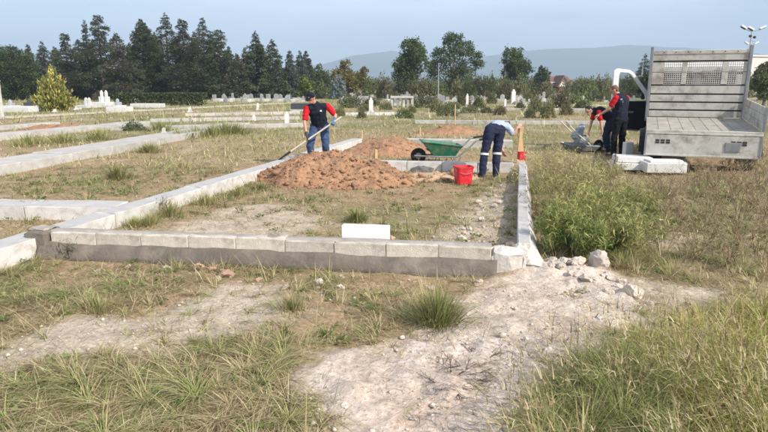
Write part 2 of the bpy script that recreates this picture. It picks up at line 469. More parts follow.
# heaps: centre, half axes, height, rotation
HEAPS = {
    'big': (P(338, 180), 1.62, 1.05, .52, -.05),
    'second': (P(392, 153), 1.30, 1.30, .42, .1),
    'bank': (P(452, 133), 1.3, .8, .28, .0),
    'left': (P(60, 131), 1.75, 1.0, .27, .0),
    'ochre': (P(430, 178), 1.15, .42, .12, .08),
}
def heap_mask(x, y, grow=1.0):
    m = np.zeros(np.shape(x), bool)
    for c, a, b, h, r in HEAPS.values():
        ca, sa = math.cos(r), math.sin(r)
        u = (x - c.x) * ca + (y - c.y) * sa; v = -(x - c.x) * sa + (y - c.y) * ca
        m |= (u / (a * grow)) ** 2 + (v / (b * grow)) ** 2 < 1
    return m
def kerb_mask(x, y, grow=0.02):
    m = np.zeros(np.shape(x), bool)
    for k in KERBS:
        u = (x - k['A'].x) * k['d'].x + (y - k['A'].y) * k['d'].y
        v = (x - k['A'].x) * k['n'].x + (y - k['A'].y) * k['n'].y
        m |= (u > -grow) & (u < k['L'] + grow) & (v > -grow) & (v < k['w'] + grow)
    k = k_front
    u = (x - k['A'].x) * k['d'].x + (y - k['A'].y) * k['d'].y
    v = (x - k['A'].x) * k['n'].x + (y - k['A'].y) * k['n'].y
    m |= (u > -.1) & (u < k['L'] + .4) & (v > -.10) & (v < .2)
    return m

def world_poly(pts): return [tuple(P(a, b).xy) for a, b in pts]
def soft(poly, x, y, amp=.16, seed=0):
    x = np.asarray(x, float); y = np.asarray(y, float)
    out = np.zeros(x.shape)
    px_ = [p[0] for p in poly]; py_ = [p[1] for p in poly]; g = 2.2 * amp
    near = (x > min(px_) - g) & (x < max(px_) + g) & (y > min(py_) - g) & (y < max(py_) + g)
    xn, yn = x[near], y[near]
    s = np.zeros(xn.shape)
    for k in range(4):
        jx = (fbm(xn, yn, .45, 3, 31 + seed + 7 * k) - .5) * 4 * amp
        jy = (fbm(xn, yn, .45, 3, 97 + seed + 7 * k) - .5) * 4 * amp
        s = s + in_poly(xn + jx, yn + jy, poly)
    out[near] = s / 4.0
    return out

LIME = world_poly([(432, 318), (470, 296), (510, 276), (545, 262), (600, 268), (630, 288), (644, 312), (620, 338), (575, 362), (540, 392), (505, 440), (470, 470), (345, 470), (338, 432), (300, 404), (285, 376), (318, 354), (362, 356), (404, 345)])
PINK = world_poly([(330, 372), (430, 352), (500, 362), (512, 392), (490, 440), (470, 480), (340, 480), (322, 420)])
STRIP = world_poly([(-20, 352), (40, 328), (90, 312), (160, 318), (190, 300), (215, 282), (262, 284), (296, 302), (282, 328), (240, 345), (160, 356), (70, 362), (-20, 376)])
BARE2 = world_poly([(640, 290), (690, 280), (735, 296), (715, 312), (664, 316), (645, 308)])
BARE3 = world_poly([(636, 236), (690, 232), (735, 246), (700, 258), (650, 252)])
WALLFOOT = world_poly([(60, 262), (300, 276), (500, 280), (500, 300), (380, 306), (240, 296), (120, 280)])
DRYMAT = world_poly([(95, 275), (200, 272), (255, 292), (215, 312), (150, 322), (90, 306)])
INPALE = world_poly([(165, 232), (250, 205), (300, 208), (330, 222), (300, 236), (200, 237)])
INCRUMB = world_poly([(430, 246), (455, 215), (488, 190), (510, 176), (517, 250), (492, 250)])
INSOIL = world_poly([(262, 190), (300, 196), (380, 206), (460, 200), (470, 185), (380, 178), (300, 180)])
PLOT = world_poly([(80, 236), (262, 180), (372, 150), (390, 175), (516, 178), (516, 252), (300, 246)])
SIDEGRASS = world_poly([(-60, 195), (60, 176), (130, 158), (250, 128), (330, 126), (300, 152), (180, 182), (120, 196)])
THICK_L = world_poly([(-60, 372), (60, 362), (130, 352), (170, 342), (215, 330), (262, 342), (300, 372), (322, 440), (330, 500), (-90, 500)])
THICK_L2 = world_poly([(-60, 262), (40, 258), (110, 268), (100, 300), (60, 330), (-60, 348)])
THICK_R = world_poly([(800, 296), (735, 312), (700, 318), (660, 335), (610, 352), (560, 372), (530, 410), (505, 500), (860, 500)])
SCRUB_R = world_poly([(545, 258), (530, 200), (530, 160), (610, 160), (700, 175), (790, 170), (830, 250), (800, 280), (690, 275), (630, 285)])
BUSH_R = world_poly([(548, 252), (540, 222), (560, 196), (620, 196), (655, 230), (640, 268), (600, 268)])

def ground_h(x, y):
    x = np.asarray(x, float); y = np.asarray(y, float)
    d = np.sqrt(x * x + y * y)
    near = np.clip(1.3 - d / 40, 0, 1)
    h = ((fbm(x, y, 2.6, 3, 3) - .5) * .07 + (fbm(x, y, .35, 3, 8) - .5) * .035) * near
    h = h + np.clip((d - 40) / 60, 0, 1) * (fbm(x, y, 30, 2, 5) - .5) * .4
    return h

BASE = dict(straw=(.40, .275, .175), lime=(.565, .475, .405), pink=(.49, .34, .245), litter=(.325, .240, .142), soil=(.335, .230, .142), green=(.185, .175, .080), dust=(.49, .41, .325))
def ground_col(x, y):
    n1 = fbm(x, y, 1.1, 4, 21); n2 = fbm(x, y, .25, 4, 22); n3 = fbm(x, y, 4.5, 3, 23)
    L = lambda k: np.array(BASE[k])
    def mix(c, k, m): return c * (1 - m[:, None]) + L(k)[None, :] * m[:, None]
    c = np.tile(L('litter'), (len(x), 1))
    c = mix(c, 'soil', np.clip((n1 - .42) * 4, 0, 1) * .6)
    c = mix(c, 'green', np.clip((n3 - .5) * 5, 0, 1) * .55)
    c = mix(c, 'dust', np.clip((n2 - .60) * 5, 0, 1) * .6)
    far = np.clip((y - 14) / 12, 0, 1)
    c = mix(c, 'green', far * np.clip(.35 + (n3 - .40) * 3, 0, .85))
    c = mix(c, 'dust', far * np.clip((n1 - .55) * 4, 0, .5))
    near = (y < 16)
    xs, ys = x[near], y[near]
    cn = c[near]
    cn = mix(cn, 'soil', soft(INSOIL, xs, ys, .2, 3) * .8)
    cn = mix(cn, 'soil', soft(WALLFOOT, xs, ys, .15, 5) * .55)
    cn = mix(cn, 'straw', soft(DRYMAT, xs, ys, .2, 4) * .9)
    cn = mix(cn, 'dust', soft(INPALE, xs, ys, .25, 6) * .8)
    cn = mix(cn, 'dust', soft(INCRUMB, xs, ys, .2, 7) * .8)
    cn = mix(cn, 'dust', soft(STRIP, xs, ys, .16, 8) * .95)
    cn = mix(cn, 'dust', soft(BARE2, xs, ys, .2, 9) * .9)
    cn = mix(cn, 'dust', soft(BARE3, xs, ys, .3, 10) * .8)
    cn = mix(cn, 'lime', soft(LIME, xs, ys, .16, 11) * np.clip(1.25 - 1.2 * np.clip(n1[near] - .5, 0, 1) * 4, .6, 1))
    cn = mix(cn, 'pink', soft(PINK, xs, ys, .22, 12) * np.clip(.45 + (n1[near] - .5) * 3, 0, 1))
    cn *= (1 + (fbm(xs, ys, .12, 3, 41) - .5) * .5)[:, None]
    c[near] = cn
    return np.clip(c, .02, .9)

def axis_grid(lo, hi, step, far, grow):
    core = np.arange(lo, hi + step / 2, step)
    up, s = [], step
    p = core[-1]
    while p < far:
        s *= grow; p += s; up.append(p)
    dn, s = [], step
    p = core[0]
    while p > -far:
        s *= grow; p -= s; dn.append(p)
    return np.array(dn[::-1] + list(core) + up)
gx = axis_grid(-6.2, 7.0, .04, 4200, 1.09)
gy = axis_grid(1.6, 9.5, .04, 4200, 1.09)
gy = gy[gy > -400]
XX, YY = np.meshgrid(gx, gy)
xf, yf = XX.ravel(), YY.ravel()
zf = ground_h(xf, yf)
# crumbly relief on the bare lime patch and at the broken end of the walls
nearm = yf < 12
crumb = np.zeros_like(zf)
lm = soft(LIME, xf[nearm], yf[nearm], .16, 11) + .8 * soft(INCRUMB, xf[nearm], yf[nearm], .2, 7)
crumb[nearm] = lm * ((fbm(xf[nearm], yf[nearm], .18, 4, 61, .62) - .45) * .11)
cE = P(556, 276)
ridge = np.exp(-(((xf - cE.x) / .55) ** 2 + ((yf - cE.y) / .28) ** 2))
zf = zf + crumb + ridge * (.05 + .09 * (fbm(xf, yf, .14, 3, 66) - .3))
nx, ny = len(gx), len(gy)
ii = (np.arange(ny - 1)[:, None] * nx + np.arange(nx - 1)[None, :]).ravel()
quads = np.stack([ii, ii + 1, ii + 1 + nx, ii + nx], 1)

def ground_material():
    m, n, l, b = nodes_of('dry_earth')
    at = n.new('ShaderNodeAttribute'); at.attribute_name = 'col'
    geo = n.new('ShaderNodeNewGeometry')
    nz = n.new('ShaderNodeTexNoise'); nz.inputs['Scale'].default_value = 26; nz.inputs['Detail'].default_value = 8; nz.inputs['Roughness'].default_value = .7
    l.new(geo.outputs['Position'], nz.inputs['Vector'])
    mr = n.new('ShaderNodeMapRange'); mr.inputs['From Min'].default_value = .3; mr.inputs['From Max'].default_value = .7
    mr.inputs['To Min'].default_value = .58; mr.inputs['To Max'].default_value = 1.35
    l.new(nz.outputs['Fac'], mr.inputs['Value'])
    vm = n.new('ShaderNodeVectorMath'); vm.operation = 'SCALE'
    l.new(at.outputs['Color'], vm.inputs[0]); l.new(mr.outputs['Result'], vm.inputs['Scale'])
    # small pebbles and crumbs
    vo = n.new('ShaderNodeTexVoronoi'); vo.inputs['Scale'].default_value = 34
    l.new(geo.outputs['Position'], vo.inputs['Vector'])
    mv = n.new('ShaderNodeMapRange'); mv.inputs['From Min'].default_value = .0; mv.inputs['From Max'].default_value = .32
    mv.inputs['To Min'].default_value = 1.0; mv.inputs['To Max'].default_value = 0.0
    l.new(vo.outputs['Distance'], mv.inputs['Value'])
    l.new(vm.outputs['Vector'], b.inputs['Base Color'])
    b.inputs['Roughness'].default_value = .97; b.inputs['Specular IOR Level'].default_value = .1
    add = n.new('ShaderNodeMath'); add.operation = 'MULTIPLY_ADD'; add.inputs[1].default_value = .45
    l.new(mv.outputs['Result'], add.inputs[0]); l.new(nz.outputs['Fac'], add.inputs[2])
    bp = n.new('ShaderNodeBump'); bp.inputs['Strength'].default_value = .75; bp.inputs['Distance'].default_value = .02
    l.new(add.outputs['Value'], bp.inputs['Height']); l.new(bp.outputs['Normal'], b.inputs['Normal'])
    return m
M['ground'] = ground_material()
g_me = np_mesh('ground', np.stack([xf, yf, zf], 1), quads, 4, M['ground'], ground_col(xf, yf), smooth=True)
ground = tag(link_mesh('ground', g_me), kind='structure')

def gz(x, y): return float(ground_h(np.array([x]), np.array([y]))[0])
def on_ground(p): return Vector((p.x, p.y, gz(p.x, p.y)))

# pale gravel lane between the graves and the trees
def lane(name, pts, w, mat):
    vs, fs = [], []
    for i, p in enumerate(pts):
        d = (pts[min(i + 1, len(pts) - 1)] - pts[max(i - 1, 0)]).normalized()
        nn = Vector((-d.y, d.x, 0))
        for s in (-1.2, -1, -.33, .33, 1, 1.2):
            q = p + nn * (w / 2 * s)
            vs.append((q.x, q.y, gz(q.x, q.y) + (.03 if abs(s) <= 1 else -.12)))
    for i in range(len(pts) - 1):
        for k in range(5):
            a = i * 6 + k; fs.append((a, a + 1, a + 7, a + 6))
    o = MB().add(vs, fs).build(name, mat)
    return tag(o, kind='structure')
M['lane'] = surf('pale_gravel_lane', (.47, .42, .355), .95, .15, 1.2, .4, 20, stain=(.28, .25, .15), stain_amt=.6, stain_scale=.5)
pa, pb = P(-60, 120.5), P(290, 103)
lane('gravel_lane', [pa.lerp(pb, t / 40) for t in range(41)], 1.6, M['lane'])
pa, pb = P(500, 105.5), P(700, 106.5)
lane('gravel_lane', [pa.lerp(pb, t / 30) for t in range(31)], 1.2, M['lane'])

# far hills
hx = np.linspace(-2600, 2600, 261); hy = np.linspace(2350, 3900, 32)
HX, HY = np.meshgrid(hx, hy)
prof_x = np.array([-2600, -1500, -700, -300, -150, 30, 160, 400, 600, 800, 1000, 1200, 1450, 1700, 2100, 2600])
prof_h = np.array([50, 60, 70, 92, 132, 150, 140, 132, 148, 168, 182, 190, 187, 162, 118, 90])
ridge_h = np.interp(HX, prof_x, prof_h)
bell = np.clip(1 - ((HY - 3100) / 760) ** 2, 0, 1) ** .8
HZ = (ridge_h * (.86 + .28 * fbm(HX, HY, 380, 5, 71))) * bell - 2
i2 = (np.arange(31)[:, None] * 261 + np.arange(260)[None, :]).ravel()
h_me = np_mesh('hills', np.stack([HX.ravel(), HY.ravel(), HZ.ravel()], 1), np.stack([i2, i2 + 1, i2 + 262, i2 + 261], 1), 4,
               surf('wooded_hillside', (.075, .095, .055), .95, .3, .004, 0), smooth=True)
tag(link_mesh('hills', h_me), kind='structure')

# ------------------------------------------------------------------ kerbs and walls
def rough_block(L, w, h, seed, amp=.006, bevel=.007):
    bm = bmesh.new()
    mb = MB().span((0, 0, 0), (L, w, h))
    me = bpy.data.meshes.new('block'); me.from_pydata(mb.v, [], mb.f); bm.from_mesh(me)
    bmesh.ops.subdivide_edges(bm, edges=[e for e in bm.edges if e.calc_length() > min(L, .4) * .7], cuts=3)
    bmesh.ops.bevel(bm, geom=[e for e in bm.edges if len(e.link_faces) == 2 and e.calc_face_angle(0) > .8], offset=bevel, segments=1, affect='EDGES')
    rr = random.Random(seed)
    for v in bm.verts:
        v.co += Vector((rr.uniform(-1, 1), rr.uniform(-1, 1), rr.uniform(-1, 1))) * amp
    bmesh.ops.recalc_face_normals(bm, faces=bm.faces)
    bm.to_mesh(me); bm.free()
    return me

def build_kerb(k, label, L=.5, gap=.012, mat=None, name='concrete_kerb', cat='kerb', group=None, z0=-.06, amp=.006, joint=True):
    ang = math.atan2(k['d'].y, k['d'].x)
    root = empty(name, (k['A'].x, k['A'].y, 0), ang)
    tag(root, label, cat, group)
    n = max(1, round(k['L'] / L)); step = k['L'] / n
    protos = [rough_block(step - gap, k['w'], k['h'] - z0, s + int(k['L'] * 100), amp) for s in range(3)]
    for p in protos: p.materials.append(mat or M['concrete'])
    for i in range(n):
        o = link_mesh('block', protos[(i * 7 + i // 3) % 3], root, (i * step + gap / 2, random.uniform(-.006, .006), z0 + random.uniform(-.008, .006)))
        o.rotation_euler = (0, random.uniform(-.006, .006), random.uniform(-.006, .006))
    if joint:
        MB().span((.01, .015, z0), (k['L'] - .01, k['w'] - .015, k['h'] - .018)).build('joint_mortar', M['mortar'], root)
    return root, ang

front, ang = build_kerb(k_front, 'low wall of pale kerb blocks on a dark mortar footing across the near side of the plot', .5, .005, M['block'], 'block_wall', 'wall', z0=.085, amp=.005)
# sloping wet-mortar footing, its front uneven
Lf = k_front['L']
def footing():
    us = np.linspace(-.12, Lf + .05, 130)
    vs, fs = [], []
    for i, u in enumerate(us):
        e = float(fbm(np.array([u]), np.array([.3]), .35, 3, 81)[0] - .5)
        e2 = float(fbm(np.array([u]), np.array([9.3]), .22, 3, 82)[0] - .5)
        top = .150 + .045 * e2
        ring = [(-.110 - .08 * e, -.04), (-.085 - .05 * e, .045 + .03 * e2), (-.045 - .02 * e, top - .03), (-.014, top), (.10, top), (.14, -.04)]
        for v, z in ring: vs.append((u, v, z))
    n = 6
    for i in range(len(us) - 1):
        for k in range(n):
            a, b = i * n + k, i * n + (k + 1) % n
            fs.append((a, b, b + n, a + n))
    fs.append(tuple(range(n))); fs.append(tuple((len(us) - 1) * n + k for k in range(n - 1, -1, -1)))
    return MB().add(vs, fs)
footing().build('footing', M['mortar'], front, smooth=True)
# smear of mortar left on the wall's top
us = np.linspace(-.02, Lf, 90)
vs, fs = [], []
for i, u in enumerate(us):
    e = float(fbm(np.array([u]), np.array([4.4]), .3, 3, 85)[0] - .5)
    f0 = .035 + .05 * e
    vs += [(u, f0, .252), (u, f0 + .02, .266 + .006 * e), (u, .135, .268 + .01 * e), (u, .155, .252)]
for i in range(len(us) - 1):
    for k in range(3):
        a = i * 4 + k; fs.append((a, a + 1, a + 5, a + 4))
MB().add(vs, fs).build('mortar_smear', M['dry_mortar'], front, smooth=True)

o = link_mesh('end_block', rough_block(.30, .17, .29, 77, .016, .02), front, (Lf + .004, -.015, -.06), (0, .03, .02), M['plaster'])
# dark mortar pier at the corner of the wall
pier = empty('corner_pier', (k_front['A'].x, k_front['A'].y, 0), ang)
tag(pier, 'rough dark mortar pier at the corner where block wall meets long kerb', 'pier')
link_mesh('shaft', rough_block(.25, .26, .315, 5, .012, .025), pier, (-.265, -.05, -.05), None, M['mortar'])
link_mesh('cap', rough_block(.19, .18, .018, 9, .006, .008), pier, (-.235, -.01, .266), None, M['dry_mortar'])

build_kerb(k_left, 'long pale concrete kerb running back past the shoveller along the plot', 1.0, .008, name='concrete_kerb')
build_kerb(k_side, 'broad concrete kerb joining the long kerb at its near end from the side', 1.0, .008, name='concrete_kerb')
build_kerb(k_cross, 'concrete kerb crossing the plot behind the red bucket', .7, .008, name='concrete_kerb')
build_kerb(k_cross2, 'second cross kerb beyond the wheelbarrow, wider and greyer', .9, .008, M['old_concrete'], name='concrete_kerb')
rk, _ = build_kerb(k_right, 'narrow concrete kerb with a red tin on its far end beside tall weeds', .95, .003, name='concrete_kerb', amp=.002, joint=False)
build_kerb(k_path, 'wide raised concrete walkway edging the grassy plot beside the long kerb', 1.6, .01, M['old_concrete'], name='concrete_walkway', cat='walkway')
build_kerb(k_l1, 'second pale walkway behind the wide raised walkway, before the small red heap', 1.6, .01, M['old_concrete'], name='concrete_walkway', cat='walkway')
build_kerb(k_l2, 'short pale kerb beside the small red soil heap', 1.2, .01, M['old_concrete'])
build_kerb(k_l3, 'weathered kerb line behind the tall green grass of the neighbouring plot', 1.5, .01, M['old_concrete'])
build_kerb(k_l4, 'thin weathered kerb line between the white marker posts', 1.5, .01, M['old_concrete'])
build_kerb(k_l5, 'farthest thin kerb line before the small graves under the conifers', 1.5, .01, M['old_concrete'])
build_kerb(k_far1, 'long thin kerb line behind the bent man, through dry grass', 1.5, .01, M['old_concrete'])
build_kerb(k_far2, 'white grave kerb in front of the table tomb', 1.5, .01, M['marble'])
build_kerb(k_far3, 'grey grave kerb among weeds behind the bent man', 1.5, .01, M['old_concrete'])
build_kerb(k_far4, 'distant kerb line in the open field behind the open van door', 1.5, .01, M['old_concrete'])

# mortar haunch along the outer side of the narrow kerb and its broken near end
k = k_right
angr = math.atan2(k['d'].y, k['d'].x)
us = np.linspace(-.30, k['L'], 110)
vs, fs = [], []
for i, u in enumerate(us):
    e = float(fbm(np.array([u]), np.array([2.2]), .3, 3, 91)[0] - .5)
    flare = math.exp(-max(u, 0) / .5)
    top = .145 + .012 * e if u > .0 else max(.02, .17 + u * .55)
    wdt = .05 + .05 * e + .10 * flare
    inner = .03 if u > 0 else .03 + min(.14, -u * .5) 
    vs += [(u, inner, -.05), (u, inner - .005, top), (u, -.02, top - .01), (u, -.02 - wdt * .5, top * .55), (u, -.03 - wdt, -.05)]
for i in range(len(us) - 1):
    for q in range(4):
        a = i * 5 + q; fs.append((a, a + 1, a + 6, a + 5))
fs.append((0, 1, 2, 3, 4))
MB().add(vs, fs).build('mortar_haunch', M['plaster'], rk, smooth=True)

# puddled wet mortar at the gap between wall and narrow kerb
def patch(name, c, rx, ry, rot, mat, label, cat, z=.012, seed=0, parent=None):
    vs = [(0, 0, z + .01)]; fs = []
    n = 40
    for ring, f in enumerate((.5, .85, 1.0)):
        for k in range(n):
            t = 2 * math.pi * k / n
            rr = f * (1 + .28 * (float(fbm(np.array([math.cos(t) * 1.2 + seed]), np.array([math.sin(t) * 1.2]), .6, 3, 55)[0]) - .5) * 2)
            vs.append((rx * rr * math.cos(t), ry * rr * math.sin(t), z + (.012, .008, -.03)[ring]))
    for k in range(n): fs.append((0, 1 + k, 1 + (k + 1) % n))
    for ring in range(2):
        for k in range(n):
            a, b = 1 + ring * n + k, 1 + ring * n + (k + 1) % n
            fs.append((a, a + n, b + n, b))
    o = MB().add(vs, fs).build(name, mat, parent, smooth=True)
    o.location = c; o.rotation_euler = (0, 0, rot)
    if label: tag(o, label, cat)
    return o
patch('mortar_patch', on_ground(P(524, 273)) + Vector((0, 0, .03)), .20, .13, -.1, M['mortar'], 'dark wet mortar patch in the gap between block wall and narrow kerb', 'mortar', seed=2)

# broken lump at the wall's end
def rock_mesh(name, r, seed, mat=None, squash=(1, 1, .75), sub=2, amp=.35):
    bm = bmesh.new()
    bmesh.ops.create_icosphere(bm, subdivisions=sub, radius=1)
    rr = random.Random(seed)
    cuts = [(Vector((rr.gauss(0, 1), rr.gauss(0, 1), rr.gauss(0, 1))).normalized(), rr.uniform(.55, .9)) for _ in range(9)]
    for v in bm.verts:
        p = v.co.copy()
        for d, o in cuts:
            q = p.dot(d)
            if q > o: p -= d * (q - o)
        p *= 1 + rr.uniform(-amp, amp) * .40 + .22 * (float(vnoise(np.array([p.x * 2.3 + seed]), np.array([p.y * 2.3 + p.z * 3.1]), seed % 50)[0]) - .5)
        v.co = Vector((p.x * squash[0], p.y * squash[1], p.z * squash[2])) * r
    me = bpy.data.meshes.new(name); bm.to_mesh(me); bm.free()
    if mat: me.materials.append(mat)
    return me

lump = empty('broken_wall_end', on_ground(P(505, 268)), ang)
tag(lump, 'crumbled end of the block wall, rough mortar lumps beside the narrow kerb', 'rubble')
for i, (u, v, z, r) in enumerate([(-.02, .10, .06, .13), (.12, .12, .04, .12), (.04, .02, .03, .09), (.2, .22, .05, .10), (-.08, .16, .10, .09), (.22, .05, .02, .07), (.06, .10, .14, .11), (.16, .16, .12, .10), (-.04, .06, .16, .08)]):
    o = link_mesh('lump', rock_mesh('lump', r, 40 + i, M['plaster'] if i % 3 else M['mortar'], (1, 1, .8), 3), lump, (u, v, z), (0, 0, i))

# ------------------------------------------------------------------ soil heaps
def soil_heap(key, label, mat, seed, res=.05, clods=260):
    c, a, b, h, r = HEAPS[key]
    nx_, ny_ = int(2.4 * a / res), int(2.4 * b / res)
    x = np.linspace(-1.2 * a, 1.2 * a, nx_); y = np.linspace(-1.2 * b, 1.2 * b, ny_)
    X, Y = np.meshgrid(x, y)
    def hz(X, Y):
        jx = X + (fbm(X, Y, .7, 3, seed + 3) - .5) * .6; jy = Y + (fbm(X, Y, .7, 3, seed + 9) - .5) * .5
        d = np.sqrt((jx / a) ** 2 + (jy / b) ** 2)
        base = np.clip(1 - d, 0, 1)
        base = np.minimum(base * 1.25, .35 + base * .65)
        z = h * base * (.75 + .5 * fbm(X, Y, .8, 3, seed))
        z = z + np.clip(base * 6, 0, 1) * (fbm(X, Y, .22, 5, seed + 5, .72) - .5) * .17
        return z - .06 + np.clip(base * 8, 0, 1) * .05
    Z = hz(X, Y)
    i_ = (np.arange(ny_ - 1)[:, None] * nx_ + np.arange(nx_ - 1)[None, :]).ravel()
    root = empty('soil_heap', (c.x, c.y, 0), r); tag(root, label, 'soil heap')
    me = np_mesh('heap', np.stack([X.ravel(), Y.ravel(), Z.ravel()], 1), np.stack([i_, i_ + 1, i_ + 1 + nx_, i_ + nx_], 1), 4, mat, smooth=True)
    link_mesh('heap', me, root)
    if clods:
        protos = [rock_mesh('clod', 1, 200 + k, None, (1, .9, .75), 1, .5) for k in range(5)]
        V, F = [], []
        n0 = 0
        rr = np.random.default_rng(seed)
        base = []
        for p in protos:
            v = np.empty(len(p.vertices) * 3); p.vertices.foreach_get('co', v)
            f = np.array([list(q.vertices) for q in p.polygons]); base.append((v.reshape(-1, 3), f))
        for k in range(clods):
            t = rr.uniform(0, 2 * math.pi); q = math.sqrt(rr.uniform(0, 1.1))
            px, py = a * q * math.cos(t), b * q * math.sin(t)
            if rr.uniform() < .5: px, py = px * 1.05, -abs(py)
            s = .013 * math.exp(rr.normal(0, .65))
            v, f = base[k % 5]
            an = rr.uniform(0, 6.28); ca, sa = math.cos(an), math.sin(an)
            w = v * s * rr.uniform(.6, 1.4, 3)
            w = np.stack([w[:, 0] * ca - w[:, 1] * sa + px, w[:, 0] * sa + w[:, 1] * ca + py, w[:, 2] + max(float(hz(np.array([px]), np.array([py]))[0]), gz(c.x + px, c.y + py)) + s * .3], 1)
            V.append(w); F.append(f + n0); n0 += len(w)
        me = np_mesh('loose_clods', np.concatenate(V), np.concatenate(F), 3, M['clod'])
        tag(link_mesh('loose_clods', me, root), kind='stuff')
    return root, hz
M['redsoil'].name = 'red_soil'
M['ochresoil'] = surf('ochre_soil', (.46, .32, .20), .95, .25, 5, 1.0, 25, stain=(.36, .24, .15), stain_amt=.6, stain_scale=3, bdist=.03)
heap_big, hz_big = soil_heap('big', 'large heap of reddish crumbly soil inside the plot before the shoveller', M['redsoil'], 301, .025, 1300)
soil_heap('second', 'reddish soil heap behind the big heap, beside the green wheelbarrow', M['redsoil'], 322, .04, 300)
soil_heap('bank', 'low reddish soil bank in the weeds behind the wheelbarrow', M['redsoil'], 343, .06, 60)
soil_heap('left', 'small flat red soil heap between the pale walkways far from the workers', M['redsoil'], 361, .06, 50)
soil_heap('ochre', 'thin spread of ochre soil lying before the cross kerb beside the bucket', M['ochresoil'], 385, .04, 140)
# ------------------------------------------------------------------ foliage builders
def leaf_cloud(cent, axis, size, col, aspect=.45, r=None, flat=0.0):
    """Leaf-shaped diamonds. cent (n,3), axis (n,3) main direction, size (n,), col (n,3)."""
    r = r or rng
    n = len(cent)
    ax = axis / (np.linalg.norm(axis, axis=1, keepdims=True) + 1e-9)
    rv = r.normal(size=(n, 3)); rv[:, 2] *= (1 - flat)
    side = np.cross(ax, rv); side /= (np.linalg.norm(side, axis=1, keepdims=True) + 1e-9)
    s = size[:, None]
    v = np.empty((n, 4, 3))
    v[:, 0] = cent - ax * s * .5
    v[:, 1] = cent + side * s * aspect * .5
    v[:, 2] = cent + ax * s * .5
    v[:, 3] = cent - side * s * aspect * .5
    f = np.arange(n * 4).reshape(n, 4)
    return v.reshape(-1, 3), f, np.repeat(col, 4, axis=0)

def pick_cols(n, pal, r, spread=.18):
    pal = np.array(pal)
    c = pal[r.integers(0, len(pal), n)]
    return np.clip(c * (1 + r.normal(0, spread, (n, 1))), .004, .8)

def tube_arrays(paths, n=5):
    mb = MB()
    for pts, rad in paths: mb.tube(pts, rad, n, caps=False)
    return mb

def conifer(seed, h, r, pal, profile='cone', t0=.08, nb=150, droop=.25, up=.12, leaf=.30, dens=26, ragged=.25, bare=0.0, tops=1, spray_up=.1, lean=0.0, whorl=0):
    """Tapered trunk, whorled limbs and needle sprays. Returns (trunk_mesh, crown_mesh)."""
    q = np.random.default_rng(seed)
    paths = []; C, A, S, K = [], [], [], []
    leads = [(0, 0, h)] + [(q.uniform(-.3, .3) * r, q.uniform(-.3, .3) * r, h * q.uniform(.84, .95)) for _ in range(tops - 1)]
    for li, (lx, ly, lh) in enumerate(leads):
        base = Vector((0, 0, 0)) if li == 0 else Vector((0, 0, h * .35))
        trunk = []
        for i in range(9):
            t = i / 8
            trunk.append(Vector((lx * min(1, t * 2) + lean * t * h, ly * min(1, t * 2), base.z + (lh - base.z) * t)))
        paths.append((trunk, [max(.012, (.018 * h + .05) * (1 - t / 8) ** .9 * (1 if li == 0 else .5)) for t in range(9)]))
        m = nb if li == 0 else nb // 2
        for i in range(m):
            t = t0 + (1 - t0) * ((i + q.uniform(0, 1)) / m) ** .92
            if whorl: t = min(.995, (math.floor(t * whorl) + q.normal(.5, .27)) / whorl)
            if li and t < .45: continue
            if profile == 'cone': rr = r * (1 - t) ** .85 * 1.05 + .12
            elif profile == 'spire': rr = r * min(1, (1 - t) * 2.6) ** .75 * (.72 + .28 * (1 - t)) + .06
            elif profile == 'cedar': rr = r * (1 - t) ** .55 * (.75 + .35 * math.sin(t * 19 + seed)) + .15
            elif profile == 'pine': rr = r * math.sin(min(1, max(0, (t - t0) / (1 - t0)) * .93 + .07) * math.pi) ** .55 + .1
            else: rr = r * math.sqrt(max(0, 1 - (2 * t - .95) ** 2)) + .1
            if li: rr *= .6
            if q.uniform() < bare: continue
            L = rr * (1 - ragged * q.uniform(0, 1)) * (1.25 if q.uniform() < .08 else 1)
            az = i * 2.39996 + q.uniform(-.5, .5)
            dx, dy = math.cos(az), math.sin(az)
            k = t * 8; i0 = min(7, int(k)); ori = trunk[i0].lerp(trunk[i0 + 1], k - i0)
            u = up + q.uniform(-.15, .15); dr = droop * q.uniform(.6, 1.4)
            pt = lambda s: ori + Vector((dx * L * s, dy * L * s, L * (u * s - dr * s * s)))
            if L > .3: paths.append(([pt(0), pt(.5), pt(.95)], [.02 + .012 * L, .012 + .006 * L, .005]))
            ns = max(4, int(dens * L))
            s = q.uniform(.12 if L < 1 else .3, 1.0, ns) ** .75
            lat = q.normal(0, .16 * L + .05, ns) * (1.15 - s * .6)
            hang = q.normal(-.05 * L, .05 + .045 * L, ns)
            C.append(np.stack([ori.x + dx * L * s - dy * lat, ori.y + dy * L * s + dx * lat, ori.z + L * (u * s - dr * s * s) + hang], 1))
            A.append(np.stack([dx + q.normal(0, .55, ns), dy + q.normal(0, .55, ns), spray_up + q.normal(0, .4, ns)], 1))
            S.append(q.uniform(.65, 1.35, ns) * leaf * (1 - .45 * t))
            shade = q.normal(1, .16)
            K.append(np.clip(pick_cols(ns, pal, q) * shade, .004, .7))
    v, f, c = leaf_cloud(np.concatenate(C), np.concatenate(A), np.concatenate(S), np.concatenate(K), .5, q)
    return tube_arrays(paths).mesh('trunk', None, fix=False, smooth=True), np_mesh('crown', v, f, 4, M['leaf'], c)

